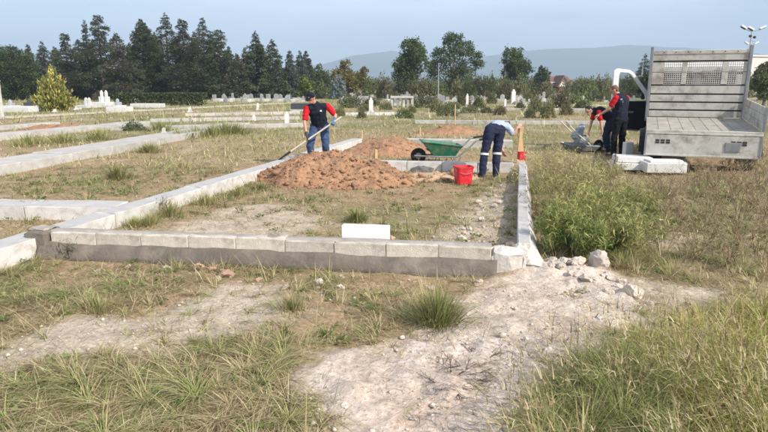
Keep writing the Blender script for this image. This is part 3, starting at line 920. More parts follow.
def broadleaf(seed, h, lobes, pal, n=7000, leaf=.24, trunk_r=.16, fork=.3, hollow=.45):
    """lobes: (x, y, z, rx, ry, rz) ellipsoids in metres."""
    q = np.random.default_rng(seed)
    paths = []
    fk = Vector((0, 0, h * fork))
    paths.append(([Vector((0, 0, -.1)), Vector((.03, 0, h * fork * .5)), fk], [trunk_r, trunk_r * .8, trunk_r * .65]))
    C, A, S, K = [], [], [], []
    vol = np.array([l[3] * l[4] * l[5] for l in lobes]) ** .67; vol /= vol.sum()
    for (x, y, z, rx, ry, rz), w in zip(lobes, vol):
        c = Vector((x, y, z))
        mid = fk.lerp(c, .5) + Vector((q.uniform(-.2, .2), q.uniform(-.2, .2), .15))
        paths.append(([fk, mid, c], [trunk_r * .5, trunk_r * .34, trunk_r * .16]))
        tips = []
        for _ in range(14):
            d = Vector((q.normal(), q.normal(), q.normal() + .3)).normalized()
            e = c + Vector((d.x * rx, d.y * ry, d.z * rz)) * q.uniform(.7, 1.02)
            paths.append(([c, c.lerp(e, .5) + Vector((0, 0, .08)), e], [trunk_r * .15, .02, .008])); tips.append(e)
        m = int(n * w)
        # clumps around twig tips plus a looser fill
        tip = np.array([tuple(t) for t in tips])
        cl = tip[q.integers(0, len(tip), m)] + q.normal(0, 1, (m, 3)) * np.array([rx, ry, rz]) * .19
        d = q.normal(size=(m, 3)); d /= np.linalg.norm(d, axis=1, keepdims=True)
        fill = np.array([x, y, z]) + d * np.array([rx, ry, rz]) * (q.uniform(hollow, 1, (m, 1)) ** .6)
        C.append(np.where(q.uniform(size=(m, 1)) < .62, cl, fill))
        A.append(q.normal(size=(m, 3)) + np.array([0, 0, -.25])); S.append(q.uniform(.6, 1.4, m) * leaf)
        K.append(pick_cols(m, pal, q, .2) * q.normal(1, .08))
    v, f, c = leaf_cloud(np.concatenate(C), np.concatenate(A), np.concatenate(S), np.concatenate(K), .62, q)
    return tube_arrays(paths).mesh('trunk', None, fix=False, smooth=True), np_mesh('crown', v, f, 4, M['leaf'], c)

def plant_tree(meshes, p, label, scale=1.0, rz=0.0, name='conifer_tree', cat='tree', group=None, bark='bark', sx=1.0):
    tr, cr = meshes
    if not tr.materials: tr.materials.append(M[bark])
    root = empty(name, on_ground(p), rz); root.scale = (scale * sx, scale * sx, scale)
    tag(root, label, cat, group)
    link_mesh('trunk', tr, root); link_mesh('crown', cr, root)
    return root

DARK = [(.056, .076, .034), (.072, .094, .042), (.094, .114, .050), (.046, .062, .031)]
MID = [(.065, .105, .034), (.080, .122, .042), (.052, .084, .028), (.095, .134, .048)]
BLUE = [(.090, .115, .095), (.112, .138, .118), (.072, .094, .078), (.135, .160, .135)]
PINE = [(.052, .074, .034), (.070, .076, .042), (.085, .078, .050), (.042, .062, .030), (.068, .090, .040)]
BROWNP = [(.095, .082, .055), (.072, .076, .044), (.110, .090, .062), (.060, .078, .038), (.055, .072, .036)]
GOLD = [(.16, .19, .05), (.11, .145, .04), (.36, .315, .075), (.44, .375, .11), (.24, .235, .055), (.52, .44, .16), (.17, .175, .045)]
AUTUMN = [(.19, .160, .042), (.23, .175, .045), (.125, .130, .036), (.15, .115, .036)]
LIMEG = [(.15, .185, .040), (.19, .215, .048), (.110, .145, .034)]
BROAD = [(.068, .098, .034), (.085, .118, .042), (.054, .080, .028), (.108, .138, .052)]
OLIVE = [(.125, .138, .056), (.100, .115, .046), (.160, .165, .072)]
SILVER = [(.20, .24, .23), (.15, .19, .18), (.25, .29, .28)]
RUSSET = [(.155, .125, .062), (.125, .125, .054), (.185, .142, .076), (.105, .122, .050)]

T = 74.0       # metres to the belt of trees
def top_of(py, dist): return height_at(py, dist)
# the belt of conifers: (column, top row, distance, half width px, palette, profile, label, extra)
belt = [
    (3, 42, 80, 12, DARK, 'cone', 'dark pointed conifer at the very end of the tree belt', {}),
    (17, 45, 70, 21, MID, 'round', 'dense bright green bushy conifer at the end of the belt', dict(t0=.02, nb=230, droop=.05, dens=34)),
    (34, 44, 76, 9, DARK, 'cone', 'narrow dark conifer just behind the bright green bushy one', {}),
    (48, 41, 78, 11, BLUE, 'cone', 'greyish conifer behind the golden shrub', {}),
    (71, 33, 72, 14, PINE, 'cedar', 'brownish pine with bare lower trunk behind the golden shrub', dict(t0=.22, dens=24)),
    (92, 19, 79, 9, DARK, 'cone', 'slender ragged conifer beside the tallest cedar', dict(ragged=.5)),
    (105, 14, 75, 17, PINE, 'cedar', 'tall cedar with a thin spiky top over brown lower branches', dict(t0=.2, ragged=.45)),
    (122, 33, 70, 15, BROWNP, 'cedar', 'brown tinged pine with drooping branches beside the tall cedar', dict(t0=.12, droop=.4)),
    (147, 18, 76, 13, DARK, 'spire', 'dense dark twin topped cypress behind the clipped hedge', dict(tops=2, nb=240, dens=34)),
    (171, 12, 80, 11, DARK, 'spire', 'tallest dark spire standing just beside a broad cedar', dict(ragged=.4)),
    (187, 19, 73, 20, PINE, 'cedar', 'broad dark cedar behind the end of the clipped hedge', dict(t0=.12, nb=200)),
    (207, 17, 79, 12, DARK, 'spire', 'slim dark conifer with a soft pointed tip, between broad cedars', {}),
    (222, 29, 75, 15, DARK, 'cedar', 'ragged dark cedar at the inner edge of the tall group', dict(t0=.1)),
    (239, 54, 72, 13, BROWNP, 'cone', 'low brown tinged pine beside the big spruce', dict(t0=.15)),
    (258, 31, 74, 15, DARK, 'cone', 'big dark spruce with stepped branches, taller of the pair', dict(t0=.03, nb=190, tops=2)),
    (274, 39, 72, 13, DARK, 'cone', 'dark spruce leaning close against the taller spruce', dict(t0=.03, nb=170)),
    (291, 50, 73, 9, BLUE, 'cone', 'pale blue grey spruce beside the dark pair', dict(t0=.03)),
    (301, 51, 77, 9, BLUE, 'cone', 'second pale blue grey spruce, behind the lime green tree', dict(t0=.03)),
    (307, 50, 84, 6, DARK, 'spire', 'thin dark spire behind the blue grey spruces', {}),
    (60, 46, 82, 11, DARK, 'cone', 'dark conifer filling the gap between the greyish one and the brownish pine', {}),
    (84, 38, 84, 10, PINE, 'cedar', 'loose cedar behind the brownish pine', dict(ragged=.5)),
    (134, 42, 82, 11, DARK, 'cone', 'dark conifer between the brown tinged pine and the twin topped cypress', {}),
    (159, 31, 84, 11, DARK, 'cone', 'dark conifer tucked between the twin topped cypress and the tallest spire', {}),
    (198, 31, 84, 12, DARK, 'cone', 'dark conifer tucked behind the broad cedar and the slim conifer', {}),
    (214, 36, 83, 12, PINE, 'cedar', 'loose cedar between the slim conifer and the ragged cedar', {}),
    (231, 46, 82, 11, DARK, 'cone', 'short dark conifer behind the ragged cedar', {}),
    (247, 47, 82, 10, DARK, 'cone', 'short dark conifer behind the taller spruce', {}),
    (642, 53, 110, 6, DARK, 'spire', 'lone thin dark cypress beside the open van door', dict(nb=110)),
]
for i, (px, ty, dist, hw, pal, prof, lab, kw) in enumerate(belt):
    h = top_of(ty, dist); r = hw / FPX * dist * (1.88 if prof != 'round' else 1.15)
    kw = dict(kw); kw.setdefault('nb', 170); kw.setdefault('dens', 30)
    kw['dens'] = min(46, kw['dens'] * 1.35); kw['leaf'] = .27 if prof != 'round' else .24
    kw.setdefault('ragged', .45); kw['whorl'] = 0 if prof == 'round' else int(h * 2.4); kw['nb'] = int(kw['nb'] * 1.15)
    plant_tree(conifer(500 + i, h, r, pal, prof, **kw), Q(px, dist), lab, group='conifers in the tree belt')

# dense dark screen of lower growth that closes the belt behind the trunks
def shrub_mesh(seed, rx, ry, h, pal, n=2600, leaf=.2):
    q = np.random.default_rng(seed)
    m = n
    d = q.normal(size=(m, 3)); d /= np.linalg.norm(d, axis=1, keepdims=True); d[:, 2] = np.abs(d[:, 2])
    lump = 1 + 1.1 * (fbm(d[:, 0] * 2 + seed, d[:, 1] * 2 + d[:, 2] * 3, .8, 3, seed) - .5)
    c = d * np.array([rx, ry, h]) * (q.uniform(.35, 1, (m, 1)) ** .5) * lump[:, None]
    c[:, 2] = np.maximum(c[:, 2], .03)
    k = pick_cols(m, pal, q, .22)
    v, f, cc = leaf_cloud(c, q.normal(size=(m, 3)) + np.array([0, 0, .3]), q.uniform(.6, 1.4, m) * leaf, k, .55, q)
    cr = np_mesh('crown', v, f, 4, M['leaf'], cc)
    paths = []
    for j in range(7):
        a = q.uniform(0, 6.28); e = q.uniform(.3, .8)
        paths.append(([Vector((0, 0, -.05)), Vector((math.cos(a) * rx * e * .5, math.sin(a) * ry * e * .5, h * .45)), Vector((math.cos(a) * rx * e, math.sin(a) * ry * e, h * .8))], [.04, .025, .01]))
    return tube_arrays(paths, 4).mesh('trunk', None, fix=False), cr

for i, (px, dist, hw, ty, pal, lab) in enumerate([
    (12, 84, 26, 62, DARK, 'dark undergrowth filling the end of the tree belt'),
    (60, 86, 26, 60, DARK, 'dark undergrowth behind the greyish conifer and the brownish pine'),
    (100, 84, 28, 60, DARK, 'dark undergrowth under the tall cedar'),
    (150, 86, 28, 58, DARK, 'dark undergrowth behind the twin topped cypress'),
    (195, 84, 28, 58, DARK, 'dark undergrowth under the broad cedar behind the hedge'),
    (237, 84, 24, 68, DARK, 'dark undergrowth beside the big spruce pair'),
    (318, 92, 18, 62, BROAD, 'round dark green tree beside the blue grey spruces'),
]):
    h = top_of(ty, dist); r = hw / FPX * dist
    tr, cr = shrub_mesh(700 + i, r, 3, h, pal, 6500, .27)
    plant_tree((tr, cr), Q(px, dist), lab, name='undergrowth', cat='shrub')

# broadleaved trees
def lobes_round(h, r, n, seed, zc=.62, spread=.55, rad=.52, vert=.5):
    q = random.Random(seed); out = [(0, 0, h * zc, r * rad * 1.2, r * rad * 1.2, h * .30)]
    for i in range(n):
        a = 2 * math.pi * i / n + q.uniform(-.3, .3)
        z = h * (zc + q.uniform(-.26, .26) * vert / .5)
        out.append((r * spread * math.cos(a), r * spread * math.sin(a), z, r * rad * q.uniform(.7, 1.05), r * rad * q.uniform(.7, 1.05), h * q.uniform(.13, .2)))
    out.append((q.uniform(-.2, .2) * r, 0, h * .86, r * rad * .75, r * rad * .75, h * .13))
    return out
bl = [
    (410, 38, 78, 18, BROAD, 9500, 'full rounded green tree with a domed crown, near the thin lamp pole', .5, .24),
    (515, 46, 88, 15, BROAD, 7500, 'lone round topped dark tree standing above the graves', .5, .26),
    (345, 58, 86, 13, AUTUMN, 5500, 'yellowing autumn tree beside the silver blue shrub', .5, .25),
    (363, 66, 90, 11, AUTUMN, 4200, 'lower yellowish tree next to the autumn tree', .5, .26),
    (306, 75, 66, 9, LIMEG, 3800, 'small bright lime green tree before the blue grey spruces', .45, .2),
    (541, 65, 100, 8, BROAD, 3000, 'small dark tree near the house with the white gable', .5, .28),
    (650, 72, 60, 12, BROAD, 4500, 'green tree behind the windscreen of the truck', .45, .22),
    (684, 56, 70, 9, OLIVE, 2600, 'thin topped tree peeping over the truck headboard', .5, .25),
    (717, 53, 66, 13, OLIVE, 5200, 'rounded olive green tree rising above the truck headboard', .5, .24),
    (763, 62, 48, 14, OLIVE, 5200, 'olive green bush tree behind the raised side board', .45, .2),
]
for i, (px, ty, dist, hw, pal, n, lab, zc, lf) in enumerate(bl):
    h = top_of(ty, dist); r = hw / FPX * dist
    plant_tree(broadleaf(800 + i, h, lobes_round(h, r, 7, 60 + i, zc=.54, rad=.56), pal, n, lf), Q(px, dist), lab, name='broadleaf_tree', bark='palebark')
# the big loose tree with separate tufts of crown
d_ = 82.0; h = top_of(31, d_); u = d_ / FPX
plant_tree(broadleaf(830, h, [(0, 0, h * .50, 1.9, 1.7, h * .2), (-1.6, 0, h * .62, 1.3, 1.4, h * .13), (.1, 0, h * .80, 1.6, 1.4, h * .15), (1.5, .2, h * .74, 1.5, 1.3, h * .12), (2.9, 0, h * .62, 1.25, 1.1, h * .10), (3.5, .1, h * .50, .8, .9, h * .06),
    (-1.9, .3, h * .38, 1.4, 1.2, h * .14), (1.6, 0, h * .36, 1.7, 1.4, h * .14), (-.6, .2, h * .9, .9, .9, h * .08), (-2.6, 0, h * .5, .6, .8, h * .08)], BROAD, 9500, .23, .22, .3, .3), Q(452, d_),
    'biggest broadleaved tree, loose crown spreading to one side with sky showing through', name='broadleaf_tree', bark='palebark')

# golden conifer shrub: fans of yellow sprays rising from the base
def golden(seed, h, r):
    q = np.random.default_rng(seed)
    C, A, S, K, paths = [], [], [], [], []
    for i in range(70):
        az = q.uniform(0, 6.28); lean = q.uniform(.05, 1) ** .7
        L = h * (1.02 - .78 * lean ** 1.25) * q.uniform(.62, 1.12)
        end = Vector((math.cos(az) * r * lean, math.sin(az) * r * lean, L))
        paths.append(([Vector((0, 0, 0)), end * .5, end], [.03, .02, .006]))
        m = 130
        s = q.uniform(.12, 1, m)
        p = np.array(end)[None, :] * s[:, None] * np.array([1, 1, 1]) + q.normal(0, 1, (m, 3)) * (.16 * (1.1 - s[:, None]) + .05)
        C.append(p); A.append(np.array([end.x * .7, end.y * .7, h * .55]) + q.normal(0, .5, (m, 3)))
        S.append(q.uniform(.14, .30, m)); K.append(pick_cols(m, GOLD, q, .2) * (q.normal(1, .15)))
    v, f, c = leaf_cloud(np.concatenate(C), np.concatenate(A), np.concatenate(S), np.concatenate(K), .38, q)
    c4 = np_mesh('crown', v, f, 4, M['leaf'], np.clip(c, .01, .8))
    return tube_arrays(paths, 4).mesh('trunk', None, fix=False), c4
pg = P(55, 111)
dg = pg.y
plant_tree(golden(7, height_at(69, dg), 20 / FPX * dg * 1.05), pg, 'golden yellow conifer shrub with fanned sprays standing alone before the dark belt', name='golden_shrub', cat='shrub')
pg = P(338, 99)
plant_tree(shrub_mesh(61, 8.5 / FPX * pg.y, 1, height_at(77, pg.y), SILVER, 2600, .22), pg, 'rounded silver blue shrub behind the shoveller', name='silver_shrub', cat='shrub')

# clipped hedge
def hedge(name, x0, x1, p, depth, h, pal, label, n=6500, leaf=.17):
    q = np.random.default_rng(91)
    w = (x1 - x0)
    c = np.stack([q.uniform(x0, x1, n), q.uniform(-depth / 2, depth / 2, n), q.uniform(.05, 1, n) * h], 1)
    face = q.integers(0, 3, n)
    c[face == 0, 1] = -depth / 2 * (1 + q.normal(0, .06, (face == 0).sum()))
    c[face == 1, 2] = h * (1 + q.normal(0, .03, (face == 1).sum()) + .10 * (fbm(c[face == 1, 0], c[face == 1, 1], 1.4, 3, 12) - .5))
    v, f, cc = leaf_cloud(c, q.normal(size=(n, 3)), q.uniform(.6, 1.4, n) * leaf, pick_cols(n, pal, q, .22), .6, q)
    root = empty(name, on_ground(p)); tag(root, label, 'hedge')
    link_mesh('foliage', np_mesh('foliage', v, f, 4, M['leaf'], cc), root)
    mb = MB()
    for i in range(12):
        x = x0 + w * (i + .5) / 12
        mb.tube([(x, 0, -.1), (x + .1, .05, h * .5), (x - .05, 0, h * .9)], [.05, .035, .015], 5)
    tag(mb.build('stem_row', M['bark'], root), kind='stuff')
    return root
ph = P(161, 105.5); sc = ph.y / FPX
hedge('clipped_hedge', -42 * sc, 44 * sc, ph, 1.4, height_at(93.5, ph.y), [(.064, .086, .032), (.082, .104, .042), (.050, .068, .026), (.10, .105, .048)], 'long low clipped green hedge before the conifers')

# shrubs among the graves and along the field edge (a few meshes shared)
protos_s = [shrub_mesh(900 + k, 1.0, .8, 1.0, pal, 1500, .13) for k, pal in enumerate([OLIVE, RUSSET, OLIVE, [(.13, .16, .055), (.17, .19, .075), (.10, .13, .045)], RUSSET, [(.20, .19, .09), (.15, .16, .065)]])]
for tr, cr in protos_s: tr.materials.append(M['palebark'])
back = [(322, 84), (330, 86), (352, 80), (372, 79), (384, 78), (395, 82), (404, 84), (418, 80), (428, 78), (440, 82), (448, 76), (458, 80), (468, 76), (478, 74), (488, 76), (497, 75), (506, 78), (520, 77), (530, 79), (545, 80), (575, 79), (585, 76), (596, 78), (606, 77), (617, 79), (628, 74), (638, 77), (665, 72), (700, 74), (745, 70), (768, 72)]
q = random.Random(5)
for i, (px, ty) in enumerate(back):
    dist = q.uniform(70, 88) if px < 540 else q.uniform(62, 105)
    h = top_of(ty + q.uniform(-1, 1), dist)
    lab = 'scrubby bush in the far thicket ' + ('behind the shoveller and the silver shrub' if px < 365 else 'under the domed tree' if px < 430 else 'under the biggest loose tree' if px < 490 else 'under the lone round topped tree' if px < 550 else 'beyond the field behind the two men' if px < 640 else 'behind the truck')
    o = plant_tree(protos_s[i % 6], Q(px, dist), lab, name='thicket_bush', cat='bush', group='bushes of the far thicket', rz=q.uniform(0, 6))
    wd = q.uniform(9, 15) / FPX * dist
    o.scale = (wd, wd * .7, h)
for i, (px, py, hpx) in enumerate([(352, 108, 12), (372, 106, 8), (424, 108, 12), (437, 112, 12), (462, 106, 10), (478, 108, 11), (492, 104, 9), (512, 100, 10), (528, 103, 12), (340, 116, 8), (362, 118, 8), (405, 118, 9), (447, 116, 10), (500, 115, 9), (535, 112, 15), (548, 118, 18), (560, 108, 14), (576, 104, 10), (600, 102, 10), (620, 104, 12), (550, 98, 8), (470, 99, 9), (395, 101, 7), (505, 97, 8), (540, 95, 7), (366, 111, 6), (386, 110, 7), (412, 113, 7), (432, 105, 8), (452, 109, 7), (470, 113, 7), (486, 113, 6), (520, 110, 8), (530, 118, 10), (566, 115, 12), (582, 110, 10), (556, 104, 9), (346, 104, 6), (415, 104, 7), (443, 101, 7), (488, 99, 7)]):
    p = P(px, py); sc = p.y / FPX
    lab = 'low weedy bush ' + ('beside the white grave kerb and table tomb' if px < 410 else 'among the graves behind the wheelbarrow' if px < 485 else 'among the graves behind the bent man' if px < 545 else 'in the open field behind the hand barrow')
    o = plant_tree(protos_s[(i * 5 + 2) % 6], p, lab, name='weedy_bush', cat='bush', group='weedy bushes between the graves', rz=q.uniform(0, 6))
    o.scale = (q.uniform(8, 13) * sc, q.uniform(5, 8) * sc, hpx * sc * 1.1)
o = plant_tree(protos_s[0], P(134, 131), 'small round green bush on the walkway between the neighbouring plots', name='round_bush', cat='bush'); s_ = P(134, 131).y / FPX
o.scale = (12 * s_, 9 * s_, 9 * s_)

# far woods beyond the field, seen as one low mass
def far_woods():
    q = np.random.default_rng(17)
    n = 42000
    dist = q.uniform(170, 420, n); px = q.uniform(330, 980, n)
    x = (px - 384) / FPX * dist
    top = (1.2 + 3.6 * fbm(x, dist, 30, 3, 19) + 3.0 * (fbm(x, dist, 7, 2, 18) - .5)) * dist / 260
    z = q.uniform(0, 1, n) ** .7 * top * 1.1
    v, f, c = leaf_cloud(np.stack([x, dist, z], 1), q.normal(size=(n, 3)), q.uniform(.45, 1.0, n), pick_cols(n, [(.070, .094, .040), (.09, .105, .046), (.125, .118, .056)], q, .2), .7, q)
    return np_mesh('far_woods', v, f, 4, M['leaf'], c)
tag(link_mesh('far_woods', far_woods()), 'low band of trees far across the field below the hills', 'woods', kind='stuff')
# ------------------------------------------------------------------ grass and weeds
GREENS = np.array([(.225, .260, .080), (.290, .310, .110), (.165, .210, .058), (.37, .365, .155), (.270, .280, .105)])
STRAWS = np.array([(.49, .405, .225), (.41, .330, .180), (.56, .480, .290), (.35, .265, .150), (.45, .385, .205)])
BROWNS = np.array([(.24, .165, .095), (.19, .130, .080), (.30, .215, .130)])

def blades(x, y, z, length, width, lean, az, col, seg=3, q=rng, curl=1.0, tipw=.08):
    """Curved tapering blades: seg quads-with-tip each."""
    n = len(x)
    dx, dy = np.cos(az), np.sin(az)
    sx, sy = -dy, dx
    tw = q.uniform(-.6, .6, n)
    sxx = sx * np.cos(tw) + dx * np.sin(tw) * .5; syy = sy * np.cos(tw) + dy * np.sin(tw) * .5
    nv = 2 * seg + 1
    V = np.empty((n, nv, 3)); 
    hx = np.zeros(n); hz = np.zeros(n)
    for k in range(seg + 1):
        t = k / seg
        a = lean * (1 - curl * .5 + curl * t)          # bending angle from vertical
        if k:
            hx = hx + np.sin(a) * length / seg; hz = hz + np.cos(a) * length / seg
        zz = np.maximum(z + hz, z + .004)
        w = width * (1 - t) ** .7 * .5 + width * tipw * .0
        if k < seg:
            V[:, 2 * k] = np.stack([x + dx * hx - sxx * w, y + dy * hx - syy * w, zz], 1)
            V[:, 2 * k + 1] = np.stack([x + dx * hx + sxx * w, y + dy * hx + syy * w, zz], 1)
        else:
            V[:, 2 * k] = np.stack([x + dx * hx, y + dy * hx, zz], 1)
    base = (np.arange(n) * nv)[:, None]
    loops = []
    sizes = []
    one = []
    for k in range(seg - 1): one += [2 * k, 2 * k + 1, 2 * k + 3, 2 * k + 2]; sizes.append(4)
    one += [2 * seg - 2, 2 * seg - 1, 2 * seg]; sizes.append(3)
    F = (base + np.array(one)[None, :]).ravel()
    SZ = np.tile(np.array(sizes), n)
    C = np.repeat(col, nv, axis=0)
    return V.reshape(-1, 3), F, SZ, C

def grass_object(name, sets, label, cat='grass'):
    V, F, S, C = [], [], [], []; n0 = 0
    for v, f, s, c in sets:
        V.append(v); F.append(f + n0); S.append(s); C.append(c); n0 += len(v)
    me = np_mesh(name, np.concatenate(V), np.concatenate(F), np.concatenate(S), M['grass'], np.concatenate(C))
    return tag(link_mesh(name, me), label, cat, kind='stuff')

def grass_cols(n, green, q, spread=.16):
    """green: probability per blade."""
    u = q.uniform(size=n)
    g = GREENS[q.integers(0, len(GREENS), n)]; s = STRAWS[q.integers(0, len(STRAWS), n)]; b = BROWNS[q.integers(0, len(BROWNS), n)]
    c = np.where((u < green)[:, None], g, np.where((q.uniform(size=n) < .78)[:, None], s, b))
    return np.clip(c * (1 + q.normal(0, spread, (n, 1))), .02, .7)

def points_between(d0, d1, n, q, margin=1.18):
    """Uniform on the ground inside a widened wedge before the camera."""
    y = np.sqrt(q.uniform(d0 * d0, d1 * d1, n))
    x = q.uniform(-1, 1, n) * (y * .66 * margin + .4)
    return x, y

def truck_mask(x, y):
    u, v = truck_uv(x, y)
    return (np.abs(u) < 1.05) & (v > -.1) & (v < 6.0)

SLABCLEAR = world_poly([(606, 168), (606, 186), (690, 190), (695, 170)])
def density(x, y):
    """How much grows where: (amount, green share, length, lying share)."""
    n1 = fbm(x, y, .42, 4, 111, .6); n2 = fbm(x, y, 1.7, 3, 113); n3 = fbm(x, y, .22, 3, 117)
    amt = np.clip((n1 - .46) * 6.0, 0, 1) * .55 + .03
    green = np.clip(.32 + (n2 - .5) * 1.6, .05, .8)
    green = np.clip(green + np.clip((y - 16) / 14, 0, 1) * .28, 0, .95)
    length = np.full(len(x), .10)
    lying = np.full(len(x), .5)
    def put(poly, a, g, L, ly, seed, amp=.16, clump=1.0, thr=.40):
        nonlocal amt, green, length, lying
        m = soft(poly, x, y, amp, seed)
        aa = a * (np.clip((n1 - thr) * 6.5, 0, 1) * clump + (1 - clump))
        amt = amt * (1 - m) + aa * m
        green = green * (1 - m) + np.clip(g + (n2 - .5) * .9, 0, 1) * m
        length = length * (1 - m) + L * m; lying = lying * (1 - m) + ly * m
    put(PLOT, .60, .46, .11, .5, 1, .1, .93, .47)
    put(SIDEGRASS, .6, .48, .10, .5, 2, .2, .8, .44)
    put(WALLFOOT, .40, .30, .10, .85, 3, .2, .95, .49)
    put(DRYMAT, .55, .02, .13, .97, 4, .2, .7)
    put(SCRUB_R, .80, .48, .14, .45, 5, .3, .8, .44)
    put(THICK_L2, 1.0, .52, .10, .92, 6, .2, .92, .46)
    put(THICK_L, 1.2, .50, .135, .965, 7, .22, .92, .455)
    put(THICK_R, 1.5, .66, .20, .62, 8, .22, .86, .43)
    put(INSOIL, .10, .3, .08, .5, 9, .25, .8)
    put(INPALE, .16, .35, .08, .5, 10, .25, .9)
    put(INCRUMB, .16, .3, .12, .5, 11, .2, .9)
    put(STRIP, .05, .3, .10, .8, 12, .16, 1)
    put(BARE2, .07, .3, .12, .7, 13, .2, 1)
    put(BARE3, .12, .3, .12, .7, 14, .3, 1)
    put(LIME, .04, .30, .08, .9, 15, .16, 1, .46)
    amt = amt * np.where(in_poly(x, y, SLABCLEAR), .12, 1)
    amt = np.where(kerb_mask(x, y) | heap_mask(x, y, .92), 0, amt)
    return amt, green, length, lying

def scatter(d0, d1, n, q, wscale, lscale, seg, keep=1.0):
    x, y = points_between(d0, d1, n, q)
    a, g, L, ly = density(x, y)
    ok = (q.uniform(size=n) < a * keep) & ~truck_mask(x, y)
    x, y, g, L, ly = x[ok], y[ok], g[ok], L[ok], ly[ok]
    # clump blades: draw a share of them towards tuft centres
    cell = .19
    cx, cy = np.floor(x / cell), np.floor(y / cell)
    tx = (cx + _hash(cx, cy, 5)) * cell; ty = (cy + _hash(cx, cy, 6)) * cell
    pull = np.where(_hash(cx, cy, 9) < .75, q.uniform(.45, .95, len(x)), 0)
    ox, oy = x - tx, y - ty; ok0 = slice(None)
    x = x + (tx - x) * pull; y = y + (ty - y) * pull
    tuft = _hash(cx, cy, 12)
    m = len(x)
    green = np.clip(g + (tuft - .5) * .9, 0, 1)
    lie = q.uniform(size=m) < ly
    # lying stalks share a local direction, as if trodden down
    flow = fbm(x, y, .8, 2, 131) * 12.0
    out = np.arctan2(oy[ok0], ox[ok0]); far_out = np.hypot(oy[ok0], ox[ok0]) / cell
    az = np.where(lie, flow + q.normal(0, 1.3, m), out + q.normal(0, .5, m))
    lean = np.where(lie, q.uniform(1.05, 1.78, m), np.abs(q.normal(.0, .3, m)) + .1 + far_out * 1.15)
    ln = L * lscale * np.exp(q.normal(0, .38, m)) * np.where(lie, 1.25, 1.0) * (.75 + .5 * tuft)
    wd = q.uniform(.0028, .0065, m) * wscale
    col = grass_cols(m, np.where(lie, green * .75, green), q)
    # a paler, yellower grass species fills the corner verge
    col = np.where((in_poly(x, y, THICK_R) & (x > 1.55))[:, None], np.clip(col * np.array([1.28, 1.2, .95]), 0, .7), col)
    ok = ~kerb_mask(x, y, .0)
    z = ground_h(x, y) - .004
    return blades(x[ok], y[ok], z[ok], ln[ok], wd[ok], lean[ok], az[ok], col[ok], seg, q)

gr = np.random.default_rng(77)
grass_object('short_grass', [scatter(2.5, 6.2, 400000, gr, 1.0, 1.0, 3)], 'trodden green and straw coloured grass before the block wall')
grass_object('dry_grass', [scatter(6.0, 12.5, 330000, gr, 1.7, 1.05, 2)], 'dry grass and weeds over the plots round the low walls')
grass_object('field_grass', [scatter(12.3, 26.0, 200000, gr, 3.2, 1.6, 2), scatter(25.5, 70.0, 230000, gr, 7.0, 3.0, 2)], 'rough grass across the cemetery field')

# dead thatch: curled straw fibres lying on the soil
def thatch(n, d0, d1, q, ws):
    x, y = points_between(d0, d1, n, q)
    a = density(x, y)[0]
    p = np.clip(.12 + .9 * np.clip(fbm(x, y, .5, 3, 171) - .38, 0, 1) * 2.2, 0, 1) * np.where(a < .06, .26, 1)
    ok = (q.uniform(size=n) < p) & ~kerb_mask(x, y, .02) & ~heap_mask(x, y, .9) & ~truck_mask(x, y)
    x, y = x[ok], y[ok]; m = len(x)
    c = np.concatenate([STRAWS, BROWNS, BROWNS * .6])[q.integers(0, 11, m)] * (1 + q.normal(0, .15, (m, 1)))
    return blades(x, y, ground_h(x, y) + q.uniform(0, .02, m), q.uniform(.04, .20, m), q.uniform(.002, .0045, m) * ws, q.uniform(1.35, 1.75, m), q.uniform(0, 6.283, m), np.clip(c, .03, .7), 3, q)
grass_object('straw_thatch', [thatch(70000, 2.5, 6.2, gr, 1.0), thatch(70000, 6, 13, gr, 1.8)], 'dead straw and broken stems lying over the soil', 'straw')
# broad-leaved ground weeds in loose rosettes
def rosettes(n, q):
    x, y = points_between(2.6, 11, n, q)
    a, g, L, ly = density(x, y)
    ok = (q.uniform(size=n) < np.clip(a, 0, 1) * .8) & ~truck_mask(x, y)
    x, y = x[ok], y[ok]; m = len(x); k = 14
    az = q.uniform(0, 6.283, (m, k)); rr = np.abs(q.normal(.035, .025, (m, k)))
    cx = x[:, None] + np.cos(az) * rr; cy = y[:, None] + np.sin(az) * rr
    cz = ground_h(cx.ravel(), cy.ravel()) + q.uniform(.006, .05, m * k)
    ax = np.stack([np.cos(az).ravel(), np.sin(az).ravel(), q.uniform(-.1, .5, m * k)], 1)
    base = np.repeat(pick_cols(m, [(.15, .21, .06), (.20, .25, .085), (.12, .17, .055), (.26, .27, .12)], q, .15), k, axis=0)
    return leaf_cloud(np.stack([cx.ravel(), cy.ravel(), cz], 1), ax, q.uniform(.02, .055, m * k) , base * (1 + q.normal(0, .12, (m * k, 1))), .5, q, .8)
v_, f_, c_ = rosettes(3200, gr)
tag(link_mesh('leafy_weeds', np_mesh('leafy_weeds', v_, f_, 4, M['grass'], np.clip(c_, .02, .6))), 'small broad leaved weeds among the trodden grass', 'weeds', kind='stuff')

